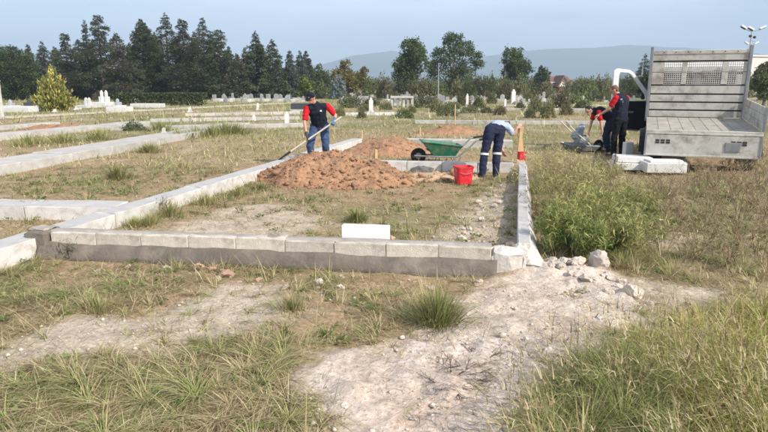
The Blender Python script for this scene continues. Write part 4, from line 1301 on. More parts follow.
# tall seeded grass: thin stalks with feathery heads
def seeded(poly, n, q, h0, h1, green, seed):
    xs = [p[0] for p in poly]; ys = [p[1] for p in poly]
    x = q.uniform(min(xs), max(xs), n); y = q.uniform(min(ys), max(ys), n)
    ok = (soft(poly, x, y, .15, seed) > q.uniform(.2, 1, n)) & ~kerb_mask(x, y, .03) & (np.abs(x) < y * .8 + .6) & (fbm(x, y, .5, 3, seed) > .42) & ~truck_mask(x, y)
    x, y = x[ok], y[ok]; m = len(x)
    z = ground_h(x, y)
    L = q.uniform(h0, h1, m); lean = np.abs(q.normal(.25, .35, m)) + .2; az = q.normal(3.0, 1.2, m)
    st = blades(x, y, z, L, np.full(m, .0045) * np.maximum(1, y / 5), lean, az, grass_cols(m, np.full(m, green), q), 3, q)
    # heads at the tip
    a = lean
    hx = np.sin(a * .7) * L * .97; hz = np.cos(a * .7) * L * .97
    V, F, S, C = [st[0]], [st[1]], [st[2]], [st[3]]; n0 = len(st[0])
    for k in range(3):
        b = blades(x + np.cos(az) * hx * .88, y + np.sin(az) * hx * .88, z + hz * .86, q.uniform(.05, .11, m), np.full(m, .0065) * np.maximum(1, y / 6), lean + q.normal(.3, .4, m), az + q.normal(0, .7, m), grass_cols(m, np.full(m, .05), q), 2, q)
        V.append(b[0]); F.append(b[1] + n0); S.append(b[2]); C.append(b[3]); n0 += len(b[0])
    return np.concatenate(V), np.concatenate(F), np.concatenate(S), np.concatenate(C)
grass_object('seeded_grass', [seeded(THICK_R, 3600, gr, .24, .42, .45, 3)], 'tall seeding grass with feathery heads')

# individual plants --------------------------------------------------------------
def tuft_plant(name, p, n, h, spread, green, label, cat='grass tuft', width=.006, group=None, seed=0, lean=.75, pal=None):
    q = np.random.default_rng(1000 + seed)
    r = np.abs(q.normal(0, spread * .4, n)); a = q.uniform(0, 6.283, n)
    x, y = r * np.cos(a), r * np.sin(a)
    L = h * q.uniform(.5, 1.1, n)
    ln = np.clip(r / spread * lean * 1.5 + np.abs(q.normal(0, .28, n)), .03, 1.4)
    az = a + q.normal(0, .5, n)
    col = grass_cols(n, np.full(n, green), q)
    if pal is not None: col = pick_cols(n, pal, q, .2)
    v, f, s, c = blades(x, y, np.zeros(n) - .01, L, q.uniform(.6, 1.3, n) * width, ln, az, col, 4, q)
    o = link_mesh(name, np_mesh(name, v, f, s, M['grass'], c))
    o.location = on_ground(p)
    return tag(o, label, cat, group)

def twiggy(name, p, label, h=.8, n=9, spread=.35, seed=0, pal=BROWNS, leafpal=None, leaves=0, group=None, cat='weed', width=.004, leaf=.03):
    """Branching dry weed: thin stems that fork three times, optional small leaves. Parts: stems, leaves."""
    q = np.random.default_rng(2000 + seed)
    X = []; tips = []
    def grow(pos, d, L, w, lev):
        e = pos + d * L
        X.append((pos, e, w))
        tips.append(e)
        if lev == 0: return
        for k in range(int(q.integers(2, 4))):
            nd = d + Vector((q.normal(0, .45), q.normal(0, .45), q.normal(.12, .3)))
            nd.normalize()
            s = q.uniform(.35, .95)
            grow(pos.lerp(e, s), nd, L * q.uniform(.45, .75), w * .7, lev - 1)
    for i in range(n):
        a = q.uniform(0, 6.283); t = q.uniform(.1, .6) * spread / .35
        d = Vector((math.cos(a) * t, math.sin(a) * t, 1)).normalized()
        grow(Vector((math.cos(a) * .04, math.sin(a) * .04, -.02)), d, h * q.uniform(.38, .62), width, 3)
    vs, fs = [], []
    for a, b, w in X:
        d = (b - a).normalized(); s1 = d.orthogonal().normalized() * w; s2 = d.cross(s1)
        k = len(vs)
        for t in (0, 2.094, 4.188): vs.append(a + s1 * math.cos(t) + s2 * math.sin(t))
        for t in (0, 2.094, 4.188): vs.append(b + (s1 * math.cos(t) + s2 * math.sin(t)) * .6)
        for j in range(3): fs.append((k + j, k + (j + 1) % 3, k + 3 + (j + 1) % 3, k + 3 + j))
    root = empty(name, on_ground(p)); tag(root, label, cat, group)
    va = np.array([tuple(v) for v in vs])
    cs = np.repeat(pick_cols(len(X), pal, q, .15), 6, axis=0)
    link_mesh('stems', np_mesh('stems', va, np.array(fs), 4, M['grass'], cs), root)
    if leaves:
        tp = np.array([tuple(t) for t in tips]); pick = tp[q.integers(0, len(tp), leaves)] + q.normal(0, .035, (leaves, 3))
        pick[:, 2] = np.maximum(pick[:, 2], .02)
        v, f, c = leaf_cloud(pick, q.normal(size=(leaves, 3)) * .8 + np.array([0, 0, .6]), q.uniform(.6, 1.7, leaves) * leaf, pick_cols(leaves, leafpal, q, .2), .12, q)
        link_mesh('leaves', np_mesh('leaves', v, f, 4, M['grass'], c), root)
    return root

tuft_plant('grass_tuft', P(438, 325), 800, .32, .20, .90, 'bushy green grass tuft growing alone before the block wall', seed=1, width=.006, lean=.8)
tuft_plant('grass_tuft', P(430, 322), 160, .40, .26, .15, 'dry straw stalks standing out of the lone green tuft', seed=2, width=.004, lean=.9)
tuft_plant('grass_tuft', P(357, 222), 380, .20, .16, .95, 'small bright green tuft behind the white slab inside the plot', seed=3, width=.010)
tuft_plant('grass_tuft', P(100, 312), 200, .17, .24, .6, 'green straggly tuft beside the dry mat of cut stalks', seed=4)
tuft_plant('grass_tuft', P(92, 308), 160, .15, .2, .4, 'straw and green tuft at the edge of the pale bare strip', seed=5)
tuft_plant('grass_tuft', P(292, 312), 260, .17, .22, .5, 'ragged tuft between the wall and the pale bare patch', seed=6)
tuft_plant('grass_tuft', P(118, 178), 420, .34, .35, .7, 'leafy green clump in the neighbouring plot by the walkway', seed=7, width=.012)
tuft_plant('grass_tuft', P(150, 152), 420, .34, .5, .7, 'dark green clump on the edge of the raised walkway', seed=8, width=.015)
for i, (px, py, h, w) in enumerate([(170, 218, .26, .30), (205, 206, .24, .35), (238, 196, .22, .3), (150, 226, .2, .25), (262, 190, .2, .25), (135, 229, .16, .2)]):
    tuft_plant('kerbside_grass', P(px, py), 300, h, w, .62, 'yellow green grass clump growing against the foot of the long kerb', 'grass tuft', .008, 'grass along the long kerb', 20 + i)
for i, (px, py, h) in enumerate([(212, 136, .5), (225, 134, .6), (196, 137, .45), (180, 139, .4), (238, 134, .5), (64, 143, .4), (100, 140, .45), (30, 146, .4), (160, 131, .45)]):
    tuft_plant('tall_grass_clump', P(px, py), 300, h, .8, .72, 'tall green grass clump between the kerbs of the neighbouring plots', 'grass tuft', .022, 'tall grass of the neighbouring plots', 40 + i)

# the dense green weed bush beside the narrow kerb
DRY0 = [(.30, .22, .15), (.36, .27, .18)]
WEED = [(.20, .27, .07), (.255, .32, .09), (.16, .215, .058), (.33, .35, .12), (.42, .39, .17)]
twiggy('weed_bush', P(575, 256), 'dense bright green weed bush leaning over the white rubble', .50, 18, .62, 1, [(.20, .19, .09)], WEED, 8500, cat='bush', leaf=.055)
twiggy('weed_bush', P(606, 252), 'yellowing green weed bush beside the dense green one', .46, 15, .6, 2, [(.17, .14, .06)], [(.24, .25, .08), (.31, .29, .11), (.19, .21, .065), (.40, .34, .17)], 7000, cat='bush', leaf=.055)
twiggy('weed_bush', P(566, 226), 'feathery brown green weed behind the dense bush along the kerb', .6, 12, .5, 3, BROWNS, [(.32, .28, .13), (.24, .23, .085), (.42, .34, .19)], 4200, cat='bush', leaf=.045)
twiggy('weed_bush', P(556, 198), 'tall tan feathery weed against the far part of the narrow kerb', .8, 14, .45, 4, STRAWS, [(.42, .35, .19), (.33, .30, .13), (.52, .42, .25)], 2000, cat='bush', leaf=.05)
twiggy('weed_bush', P(586, 192), 'pale green feathery weed further back in the scrub', .5, 11, .5, 5, STRAWS, [(.36, .33, .15), (.28, .28, .11), (.46, .38, .21)], 1500, cat='bush', leaf=.05)
twiggy('weed_bush', P(618, 240), 'loose yellow green weed on the outer side of the dense bush', .45, 12, .6, 7, STRAWS, [(.30, .31, .11), (.38, .35, .14), (.24, .26, .08), (.46, .40, .2)], 4200, cat='bush', leaf=.06)
twiggy('weed_bush', P(592, 214), 'loose pale tan weed standing behind the dense bush', .62, 9, .6, 8, DRY0, [(.36, .31, .15), (.42, .35, .18), (.30, .28, .12)], 1400, cat='bush', leaf=.06)
twiggy('weed_bush', P(560, 182), 'soft straw coloured weed against the kerb below the wooden boards', .55, 11, .5, 9, STRAWS, [(.44, .37, .2), (.34, .32, .14)], 1500, cat='bush', leaf=.06)
twiggy('weed_bush', P(610, 186), 'greenish tan weed between the marble slabs and the narrow kerb', .42, 11, .6, 10, STRAWS, [(.36, .34, .15), (.28, .29, .11)], 1400, cat='bush', leaf=.06)
twiggy('weed_bush', P(636, 232), 'dark green low weed before the bare patch in the scrub', .5, 12, .45, 6, BROWNS, [(.19, .22, .075), (.25, .25, .10)], 3200, cat='bush', leaf=.045)
for i, (px, py, h_, gr_) in enumerate([(552, 236, .62, 1), (560, 214, .75, 1), (545, 190, .7, 0), (574, 200, .8, 0), (600, 230, .62, 1), (618, 222, .6, 1), (632, 250, .5, 1), (586, 222, .7, 1), (640, 216, .55, 0), (552, 178, .65, 0)]):
    twiggy('feathery_weed', P(px, py), 'thin feathery ' + ('yellow green' if gr_ else 'straw coloured') + ' weed rising through the scrub along the narrow kerb', h_, 8, .55, 60 + i, STRAWS, [(.34, .35, .12), (.42, .39, .16), (.27, .30, .09)] if gr_ else [(.46, .38, .2), (.38, .34, .16)], 900, 'feathery weeds by the narrow kerb', leaf=.06, width=.0035)
DRYW = [(.31, .225, .15), (.37, .275, .18), (.25, .175, .115), (.44, .34, .22)]
spots = [(560, 210, 1.15), (612, 224, .7), (655, 215, .6), (672, 232, .62), (690, 205, .75), (706, 222, .7), (722, 206, .85), (738, 222, .85), (752, 205, .9), (764, 228, .75), (702, 246, .55), (735, 250, .55), (760, 262, .6), (640, 200, .6), (668, 196, .6), (600, 200, .8), (760, 190, .8), (718, 190, .75), (690, 186, .6), (745, 240, .6), (620, 206, .7), (662, 250, .4), (690, 262, .4), (720, 268, .45), (576, 180, .7), (650, 190, .5), (556, 172, .6), (596, 176, .6), (735, 200, .75), (705, 198, .7), (738, 168, .55), (750, 166, .6), (760, 169, .6), (744, 174, .5), (726, 168, .4), (768, 166, .6), (700, 172, .35)]
for i, (px, py, h) in enumerate(spots):
    h *= .85
    lv = 160 if i % 3 else 300
    twiggy('dry_weed', P(px, py), 'dry brown twiggy weed ' + ('beside the narrow kerb' if px < 604 else 'in the scrub before the marble slabs' if px < 680 else 'in the scrub before the tailgate' if px < 730 else 'at the outer edge of the scrub') + (', low' if h < .5 else ', waist high' if h > .7 else ''), h, 7, .45, 30 + i, DRYW, [(.46, .37, .22), (.37, .28, .165), (.31, .29, .14)], lv, 'dry weeds in the scrub', width=.0045, leaf=.04)
# flattened dark stalks on the bare patch
twiggy('fallen_weed', P(452, 378), 'dark dried weed lying flat on the bare pale soil', .34, 9, .9, 71, [(.10, .07, .05), (.14, .10, .07)], None, 0, width=.003).scale = (1.3, 1.3, .22)
o = twiggy('fallen_weed', P(478, 365), 'thin dried sprig lying beside the flat dark weed', .26, 6, 1.2, 72, [(.10, .07, .05), (.14, .10, .07)], None, 0, width=.003); o.scale = (1.3, 1.3, .2)
twiggy('weed_sprig', P(160, 214), 'small dark sprig growing at the kerb junction', .30, 7, .4, 73, [(.10, .09, .05)], [(.07, .085, .04), (.12, .12, .06)], 240, leaf=.03)
twiggy('weed_sprig', P(72, 258), 'grey green sprig against the block wall near its corner', .30, 6, .4, 74, [(.12, .11, .06)], [(.10, .11, .06), (.15, .15, .08)], 260, leaf=.03)
twiggy('weed_sprig', P(38, 216), 'thin weed sprig before the broad side kerb', .26, 6, .5, 75, [(.12, .11, .06)], [(.10, .11, .06), (.15, .15, .08)], 200, leaf=.03)
# ------------------------------------------------------------------ dropside truck
def build_truck():
    root = empty('dropside_truck', TRUCK_O, -TRUCK_A)
    tag(root, 'pale dropside truck seen from behind, tailgate hanging down and cab door open', 'truck')
    W, L, ZF = TRUCK_W, 2.75, .83
    hw = W / 2
    # bed floor planks
    n = 9
    fl = MB().span((-hw + .02, .02, ZF - .07), (hw - .02, L - .02, ZF - .012)).build('bed_frame', M['darkmetal'], root)
    for i in range(n):
        x0 = -hw + W * i / n
        MB().span((x0 + .003, 0, ZF - .03), (x0 + W / n - .003, L - .05, ZF)).build('floor_plank', M['bedfloor'], root, .003)
    MB().span((-hw - .004, -.035, ZF - .11), (hw + .004, -.002, ZF + .004)).build('rear_sill', M['alu'], root, .006)
    # headboard: ribbed boards between two posts, with a perforated window band
    z0, z1 = ZF + .0, 2.36
    hb = empty('headboard', (0, L, 0)); hb.parent = root
    rows = [(z0 + .01, .14), (z0 + .185, .15), (z0 + .37, .15), (z0 + .555, .17), (z0 + .76, .27), (z0 + 1.04, .22), (z0 + 1.30, .14)]
    for i, (z, hh) in enumerate(rows):
        if i in (4, 5):
            xs = [(-hw + .04, -.72), (-.34, -.24), (.48, .60), (.90, hw - .04)]
            for a, b in xs:
                MB().span((a, 0, z), (b, .03, z + hh)).build('board', M['alu'], hb, .004)
            for a, b in [(-.72, -.34), (-.24, .48), (.60, .90)]:
                mb = MB()
                k = int((b - a) / .042)
                for j in range(k + 1):
                    x = a + (b - a) * j / k; mb.span((x - .008, .004, z), (x + .008, .02, z + hh))
                m_ = int(hh / .045)
                for j in range(m_ + 1):
                    zz = z + hh * j / m_; mb.span((a, .006, zz - .008), (b, .018, zz + .008))
                tag(mb.build('window_grille', M['alu'], hb), kind='stuff')
        else:
            MB().span((-hw + .04, 0, z), (hw - .04, .03, z + hh)).build('board', M['alu'], hb, .004)
    for i, (z, hh) in enumerate(rows):
        if i: MB().span((-hw + .04, .016, z - .05), (hw - .04, .029, z + .008)).build('groove', M['darkmetal'], hb)
    MB().span((-hw + .02, -.012, z1 - .09), (hw - .02, .04, z1 - .002)).build('top_rail', M['alu'], hb, .008)
    for i in range(7):
        MB().lathe([(.012, 0), (.010, .008)], 8, (-.75 + i * .25, -.020, z1 - .045), 'y').build('rivet', M['darkmetal'], hb)
    for s in (-1, 1):
        MB().span((s * hw - .035, -.03, ZF - .1), (s * hw + .035, .05, z1 + .09)).build('post', M['greymetal'], hb, .01)
    MB().lathe([(.09, 0), (.12, .05), (.08, .1)], 12, (-.42, .04, z0 + .84), 'y').build('spare_lamp', M['blackplastic'], hb)
    # hanging tailgate
    tg = empty('tailgate', (0, -.02, ZF - .015)); tg.parent = root
    H = .47
    MB().span((-hw, -.03, -H), (hw, .0, -.075)).build('panel', M['alu'], tg, .006)
    MB().span((-hw, -.032, -.066), (hw, -.002, -.036)).build('hinge_bar', M['alu'], tg, .004)
    MB().span((-hw, -.024, -.073), (hw, -.006, -.066)).build('groove', M['darkmetal'], tg)
    MB().span((-hw - .008, -.038, -H - .02), (hw + .008, .004, -H + .02)).build('lower_lip', M['alu'], tg, .006)
    for s in (-1, 1):
        MB().span((s * (hw - .012) - .02, -.042, -H), (s * (hw - .012) + .02, .004, -.05)).build('end_cap', M['greymetal'], tg, .006)
    for cx in (-hw + .32, hw - .38):
        for j in (-1, 0, 1):
            for k in (0, 1):
                MB().span((cx + j * .095 - .036, -.036, -.20 - k * .045), (cx + j * .095 + .036, -.028, -.165 - k * .045)).build('step_slot', M['darkmetal'], tg)
    MB().span((.40, -.046, -.37), (.66, -.03, -.19)).build('latch_plate', M['greymetal'], tg, .01)
    # side boards: one up, one down
    sb = empty('side_board', (hw, 0, ZF)); sb.parent = root
    sb['label'] = 'raised grey side board standing above the bed floor'
    for k in range(3):
        MB().span((.0, .03, .012 + k * .148), (.028, L - .06, .012 + k * .148 + .142)).build('plank', M['alu'], sb, .004)
    MB().span((-.012, -.02, -.02), (.034, .03, .47)).build('end_post', M['greymetal'], sb, .006)
    # the bed rises a little towards the cab
    piv = Matrix.Translation((0, 0, ZF)) @ Matrix.Rotation(R(2.6), 4, 'X') @ Matrix.Translation((0, 0, -ZF))
    for o in list(root.children):
        if o is not tg: o.matrix_local = piv @ o.matrix_basis
    # chassis, exhaust and lamps
    for s in (-.4, .4):
        MB().span((s - .04, .05, .46), (s + .04, 5.2, .62)).build('chassis_rail', M['darkmetal'], root)
    MB().span((-.7, .12, .40), (.7, .2, .48)).build('bumper_bar', M['darkmetal'], root)
    MB().span((-.85, .30, .30), (.85, .36, .40)).build('under_shade_bar', M['darkmetal'], root, .01)  # dark bar added to stand in for the shade below the tailgate
    for s in (-1, 1): MB().span((s * .82 - .16, .50, .10), (s * .82 + .16, .515, .55)).build('under_shade_flap', M['rubber'], root)  # dark flaps added to deepen the shaded gap under the bed
    MB().span((-.34, .6, .34), (.34, 1.9, .58)).build('tank', M['darkmetal'], root, .03)
    MB().tube([(-.75, .95, .36), (.75, .95, .36)], .06, 10).build('rear_axle', M['darkmetal'], root)
    def wheel(x, y, r=.35, w=.2, steer=0):
        wr = empty('wheel', (x, y, r)); wr.parent = root; wr.rotation_euler = (0, 0, steer)
        MB().lathe([(r * .62, -w / 2), (r * .9, -w / 2), (r, -w * .36), (r, w * .36), (r * .9, w / 2), (r * .62, w / 2)], 28, (0, 0, 0), 'x').build('tyre', M['rubber'], wr, smooth=False)
        MB().lathe([(r * .3, -w * .3), (r * .6, -w * .44), (r * .62, w * .44), (r * .3, w * .3)], 20, (0, 0, 0), 'x').build('rim', M['greymetal'], wr)
    for s in (-1, 1):
        wheel(s * (hw - .10), .95, .36, .30); wheel(s * .84, 4.55, .34, .21, -.25)
    for s in (-1, 1):
        mg = []
        for k in range(13):
            t = math.pi * (k / 12); mg.append((.46 * math.cos(t), .46 * math.sin(t)))
        outer = mg + [(a * .94, b * .94) for a, b in reversed(mg)]
        MB().prism([(a + .95, b + .33) for a, b in outer], s * (hw - .08) - .19, s * (hw - .08) + .19, 'x').build('mudguard', M['blackplastic'], root)
    # grey plastic step and wheel arch below the cab
    mg = [(.5 * math.cos(math.pi * k / 12), .5 * math.sin(math.pi * k / 12)) for k in range(13)]
    for s in (-1, 1):
        outer = mg + [(a * .86, b * .86) for a, b in reversed(mg)]
        MB().prism([(a + 4.55, b + .34) for a, b in outer], s * .92 - .10, s * .92 + .10, 'x').build('wheel_arch', M['greyplastic'], root)
    # cab
    cab = empty('cab', (0, 0, 0)); cab.parent = root
    cw = .93
    y0, y1 = L + .16, 5.35
    def side_prof(): return [(y0, .55), (y0, 2.08), (y0 + .08, 2.20), (y0 + 1.05, 2.22), (y0 + 1.45, 2.05), (y0 + 1.95, 1.42), (y1 + .1, 1.25), (y1 + .28, .95), (y1 + .3, .5), (4.98, .5), (4.9, .72), (4.7, .84), (4.4, .84), (4.2, .72), (4.12, .5)]
    # off-side cheek is closed, near side has the door opening
    MB().prism(side_prof(), cw - .04, cw, 'x').build('side_wall', M['whitepaint'], cab)
    MB().prism([(y0, .55), (y0, 2.08), (y0 + .08, 2.20), (y0 + .16, 2.2), (y0 + .16, .55)], -cw, -cw + .04, 'x').build('rear_pillar', M['whitepaint'], cab)
    MB().prism([(y0 + .16, 2.12), (y0 + .16, 2.2), (y0 + 1.05, 2.22), (y0 + 1.45, 2.05), (y0 + 1.95, 1.42), (y0 + 1.88, 1.40), (y0 + 1.40, 2.0), (y0 + 1.03, 2.13)], -cw, -cw + .04, 'x').build('door_arch', M['whitepaint'], cab)
    MB().prism([(y0 + 1.30, .5), (y0 + 1.30, 1.30), (y0 + 1.88, 1.40), (y1 + .1, 1.25), (y1 + .28, .95), (y1 + .3, .5), (4.98, .5), (4.9, .72), (4.7, .84), (4.4, .84), (4.25, .74)], -cw, -cw + .04, 'x').build('front_wing', M['whitepaint'], cab)
    MB().span((-cw + .041, y0, .55), (cw - .041, y0 + .05, 2.12)).build('rear_wall', M['whitepaint'], cab)
    for k_ in (-1, 1): MB().span((k_ * .45 - .36, y0 - .012, 1.52), (k_ * .45 + .36, y0 - .002, 2.02)).build('rear_window', M['darkpane'], cab)
    MB().add([(-cw, y0, 2.12), (cw, y0, 2.12), (cw, y0 + .08, 2.225), (-cw, y0 + .08, 2.225), (cw, y0 + 1.05, 2.245), (-cw, y0 + 1.05, 2.245), (cw, y0 + 1.45, 2.07), (-cw, y0 + 1.45, 2.07)], [(0, 1, 2, 3), (3, 2, 4, 5), (5, 4, 6, 7)]).build('roof', M['whitepaint'], cab)
    MB().add([(-cw + .05, y0 + 1.46, 2.04), (cw - .05, y0 + 1.46, 2.04), (cw - .05, y0 + 1.94, 1.42), (-cw + .05, y0 + 1.94, 1.42)], [(0, 1, 2, 3)]).build('windscreen', M['glass'], cab)
    MB().add([(-cw + .02, y0 + 1.93, 1.41), (cw - .02, y0 + 1.93, 1.41), (cw - .02, y1 + .1, 1.25), (-cw + .02, y1 + .1, 1.25), (cw - .02, y1 + .28, .95), (-cw + .02, y1 + .28, .95), (cw - .02, y1 + .3, .5), (-cw + .02, y1 + .3, .5)], [(0, 1, 2, 3), (3, 2, 4, 5), (5, 4, 6, 7)]).build('bonnet', M['whitepaint'], cab)
    MB().span((-cw + .05, y0 + .06, .52), (cw - .05, y1 - .1, .60)).build('cab_floor', M['blackplastic'], cab)
    MB().span((-cw + .06, y0 + 1.55, .6), (cw - .06, y0 + 1.95, 1.32)).build('dashboard', M['blackplastic'], cab, .04)
    MB().tube([(-.4 + .19 * math.cos(t * math.pi / 8), y0 + 1.42 - .08 * math.sin(t * math.pi / 8), 1.28 + .18 * math.sin(t * math.pi / 8)) for t in range(17)], .016, 6).build('steering_wheel', M['blackplastic'], cab)
    for x in (-.47, .42):
        st = empty('seat', (x, y0 + .42, .6)); st.parent = cab
        MB().span((-.26, -.2, .12), (.26, .34, .36)).build('cushion', M['greyplastic'], st, .05)
        MB().span((-.25, -.3, .3), (.25, -.14, 1.0)).build('backrest', M['blackplastic'], st, .05)
        MB().span((-.13, -.28, 1.02), (.13, -.16, 1.2)).build('headrest', M['blackplastic'], st, .04)
    # open driver's door, hinged at its front edge
    dr = empty('door', (-cw - .01, y0 + 1.34, 0)); dr.parent = root
    dr.rotation_euler = (0, 0, R(-68))      # local: -y runs from hinge to latch
    dr['label'] = 'white cab door swung wide open with black inner panel'
    D = 1.02
    MB().prism([(0, .62), (0, 1.30), (-D, 1.30), (-D, .56), (-.25, .50)], -.02, .0, 'x').build('outer_skin', M['whitepaint'], dr)
    MB().prism([(-.03, .66), (-.03, 1.29), (-D + .03, 1.29), (-D + .03, .60), (-.27, .54)], .001, .075, 'x').build('inner_panel', M['blackplastic'], dr, .015)
    MB().prism([(0, 1.30), (-.05, 1.46), (-.52, 2.02), (-.62, 2.08), (-D + .08, 2.12), (-D, 2.06), (-D, 1.30), (-D + .15, 1.30), (-D + .14, 1.96), (-D + .17, 2.02), (-.64, 2.0), (-.56, 1.95), (-.17, 1.46), (-.13, 1.30)], -.02, .05, 'x').build('window_frame', M['whitepaint'], dr, .006)
    MB().add([(.012, -.13, 1.30), (.012, -.17, 1.46), (.012, -.56, 1.95), (.012, -.64, 2.0), (.012, -D + .17, 2.02), (.012, -D + .15, 1.30)], [(0, 1, 2, 3, 4, 5)]).build('pane', M['glass'], dr)
    MB().span((.076, -.75, .98), (.10, -.45, 1.03)).build('grab_handle', M['greyplastic'], dr, .01)
    mr = MB().span((-.16, -.20, 1.33), (-.05, -.12, 1.62)).build('mirror', M['blackplastic'], dr, .02)
    return root
truck = build_truck()

# ------------------------------------------------------------------ people
def capsule(mb, p0, p1, ra, rb, side=Vector((1, 0, 0)), n=14):
    """Tapered rounded limb; ra, rb = (half width along side, half depth) at each end."""
    p0, p1 = Vector(p0), Vector(p1)
    if not hasattr(ra, '__len__'): ra = (ra, ra)
    if not hasattr(rb, '__len__'): rb = (rb, rb)
    d = (p1 - p0)
    if d.length < 1e-6: d = Vector((0, 0, 1e-5))
    d.normalize()
    s = Vector(side) - d * Vector(side).dot(d)
    s = s.normalized() if s.length > 1e-3 else d.orthogonal().normalized()
    t = d.cross(s)
    prof = []
    for k in range(5):
        a = math.pi / 2 * (k / 4 - 1)
        prof.append((p0 + d * (math.sin(a) * min(ra)), ra[0] * math.cos(a) + 1e-4, ra[1] * math.cos(a) + 1e-4))
    for k in range(5):
        a = math.pi / 2 * (k / 4)
        prof.append((p1 + d * (math.sin(a) * min(rb)), rb[0] * math.cos(a) + 1e-4, rb[1] * math.cos(a) + 1e-4))
    vs, fs = [], []
    for c, wa, wb in prof:
        for k in range(n):
            q = 2 * math.pi * k / n
            vs.append(c + s * (wa * math.cos(q)) + t * (wb * math.sin(q)))
    for i in range(len(prof) - 1):
        for k in range(n): fs.append((i * n + k, i * n + (k + 1) % n, (i + 1) * n + (k + 1) % n, (i + 1) * n + k))
    fs.append(tuple(range(n - 1, -1, -1))); fs.append(tuple((len(prof) - 1) * n + k for k in range(n)))
    mb.add(vs, fs)

def fuse(name, mb, mat, parent, voxel=.011, smooth=4, wrinkle=0.0, loc=None):
    """One continuous skin over overlapping shapes."""
    me = mb.mesh(name + '_raw')
    o = bpy.data.objects.new(name + '_raw', me); COL.objects.link(o)
    r = o.modifiers.new('r', 'REMESH'); r.mode = 'VOXEL'; r.voxel_size = voxel
    s = o.modifiers.new('s', 'SMOOTH'); s.factor = .5; s.iterations = smooth
    bpy.context.view_layer.update()
    dg = bpy.context.evaluated_depsgraph_get()
    out = bpy.data.meshes.new_from_object(o.evaluated_get(dg))
    bpy.data.objects.remove(o); bpy.data.meshes.remove(me)
    if wrinkle:
        n = len(out.vertices); co = np.empty(n * 3); no = np.empty(n * 3)
        out.vertices.foreach_get('co', co); out.vertices.foreach_get('normal', no)
        co = co.reshape(-1, 3); no = no.reshape(-1, 3)
        w = fbm(co[:, 0] * 1.0 + co[:, 1] * .8, co[:, 2] * 1.6 + co[:, 1] * .5, .07, 2, 5) - .5
        co = co + no * (w * wrinkle)[:, None]
        out.vertices.foreach_set('co', co.ravel())
    out.name = name
    out.polygons.foreach_set('use_smooth', np.ones(len(out.polygons), bool))
    out.materials.clear(); out.materials.append(mat)
    return link_mesh(name, out, parent, loc)

def hand(mb, wrist, tip_dir, palm_n, grip=.9, s=1.0, thumb_side=1):
    """Palm and five curled fingers."""
    w = Vector(wrist); d = Vector(tip_dir).normalized(); n = Vector(palm_n); n = (n - d * n.dot(d)).normalized()
    sd = d.cross(n) * thumb_side
    capsule(mb, w, w + d * .075 * s, (.028 * s, .018 * s), (.040 * s, .015 * s), sd)
    for k, (off, L) in enumerate([(.031, .066), (.011, .076), (-.010, .072), (-.030, .056)]):
        p = w + d * .082 * s + sd * off * s
        a = grip * .55
        q = p + (d * math.cos(a) + n * math.sin(a)) * L * .5 * s
        a2 = grip * 1.5
        e = q + (d * math.cos(a2) + n * math.sin(a2)) * L * .5 * s
        capsule(mb, p, q, .0098 * s, .0092 * s, n=8); capsule(mb, q, e, .0092 * s, .0078 * s, n=8)
    p = w + d * .025 * s + sd * .026 * s
    q = p + (d * .6 + sd * .8 + n * .3).normalized() * .038 * s
    e = q + (d * .8 + sd * .1 + n * .7 * grip).normalized() * .032 * s
    capsule(mb, p, q, .013 * s, .0105 * s, n=8); capsule(mb, q, e, .0105 * s, .008 * s, n=8)

def head_shapes(mb, c, face, up, s=1.0):
    """Skull, jaw, nose, ears, brow."""
    c = Vector(c); f = Vector(face).normalized(); u = Vector(up); u = (u - f * u.dot(f)).normalized(); sd = f.cross(u)
    capsule(mb, c + u * .035 * s - f * .012 * s, c + u * .025 * s + f * .012 * s, (.076 * s, .088 * s), (.074 * s, .085 * s), sd)
    capsule(mb, c - u * .035 * s + f * .022 * s, c - u * .075 * s + f * .045 * s, (.060 * s, .060 * s), (.040 * s, .035 * s), sd)
    capsule(mb, c + u * .012 * s + f * .088 * s, c - u * .026 * s + f * .108 * s, .010 * s, .016 * s, sd, 8)
    capsule(mb, c + u * .028 * s + f * .078 * s + sd * .035 * s, c + u * .028 * s + f * .078 * s - sd * .035 * s, .013 * s, .013 * s, u, 8)
    capsule(mb, c - u * .056 * s + f * .083 * s + sd * .018 * s, c - u * .056 * s + f * .083 * s - sd * .018 * s, .010 * s, .010 * s, u, 8)
    for k in (-1, 1):
        capsule(mb, c + sd * k * .078 * s + u * .018 * s - f * .01 * s, c + sd * k * .076 * s - u * .025 * s, (.020 * s, .010 * s), (.014 * s, .008 * s), f, 8)
    return c, f, u, sd

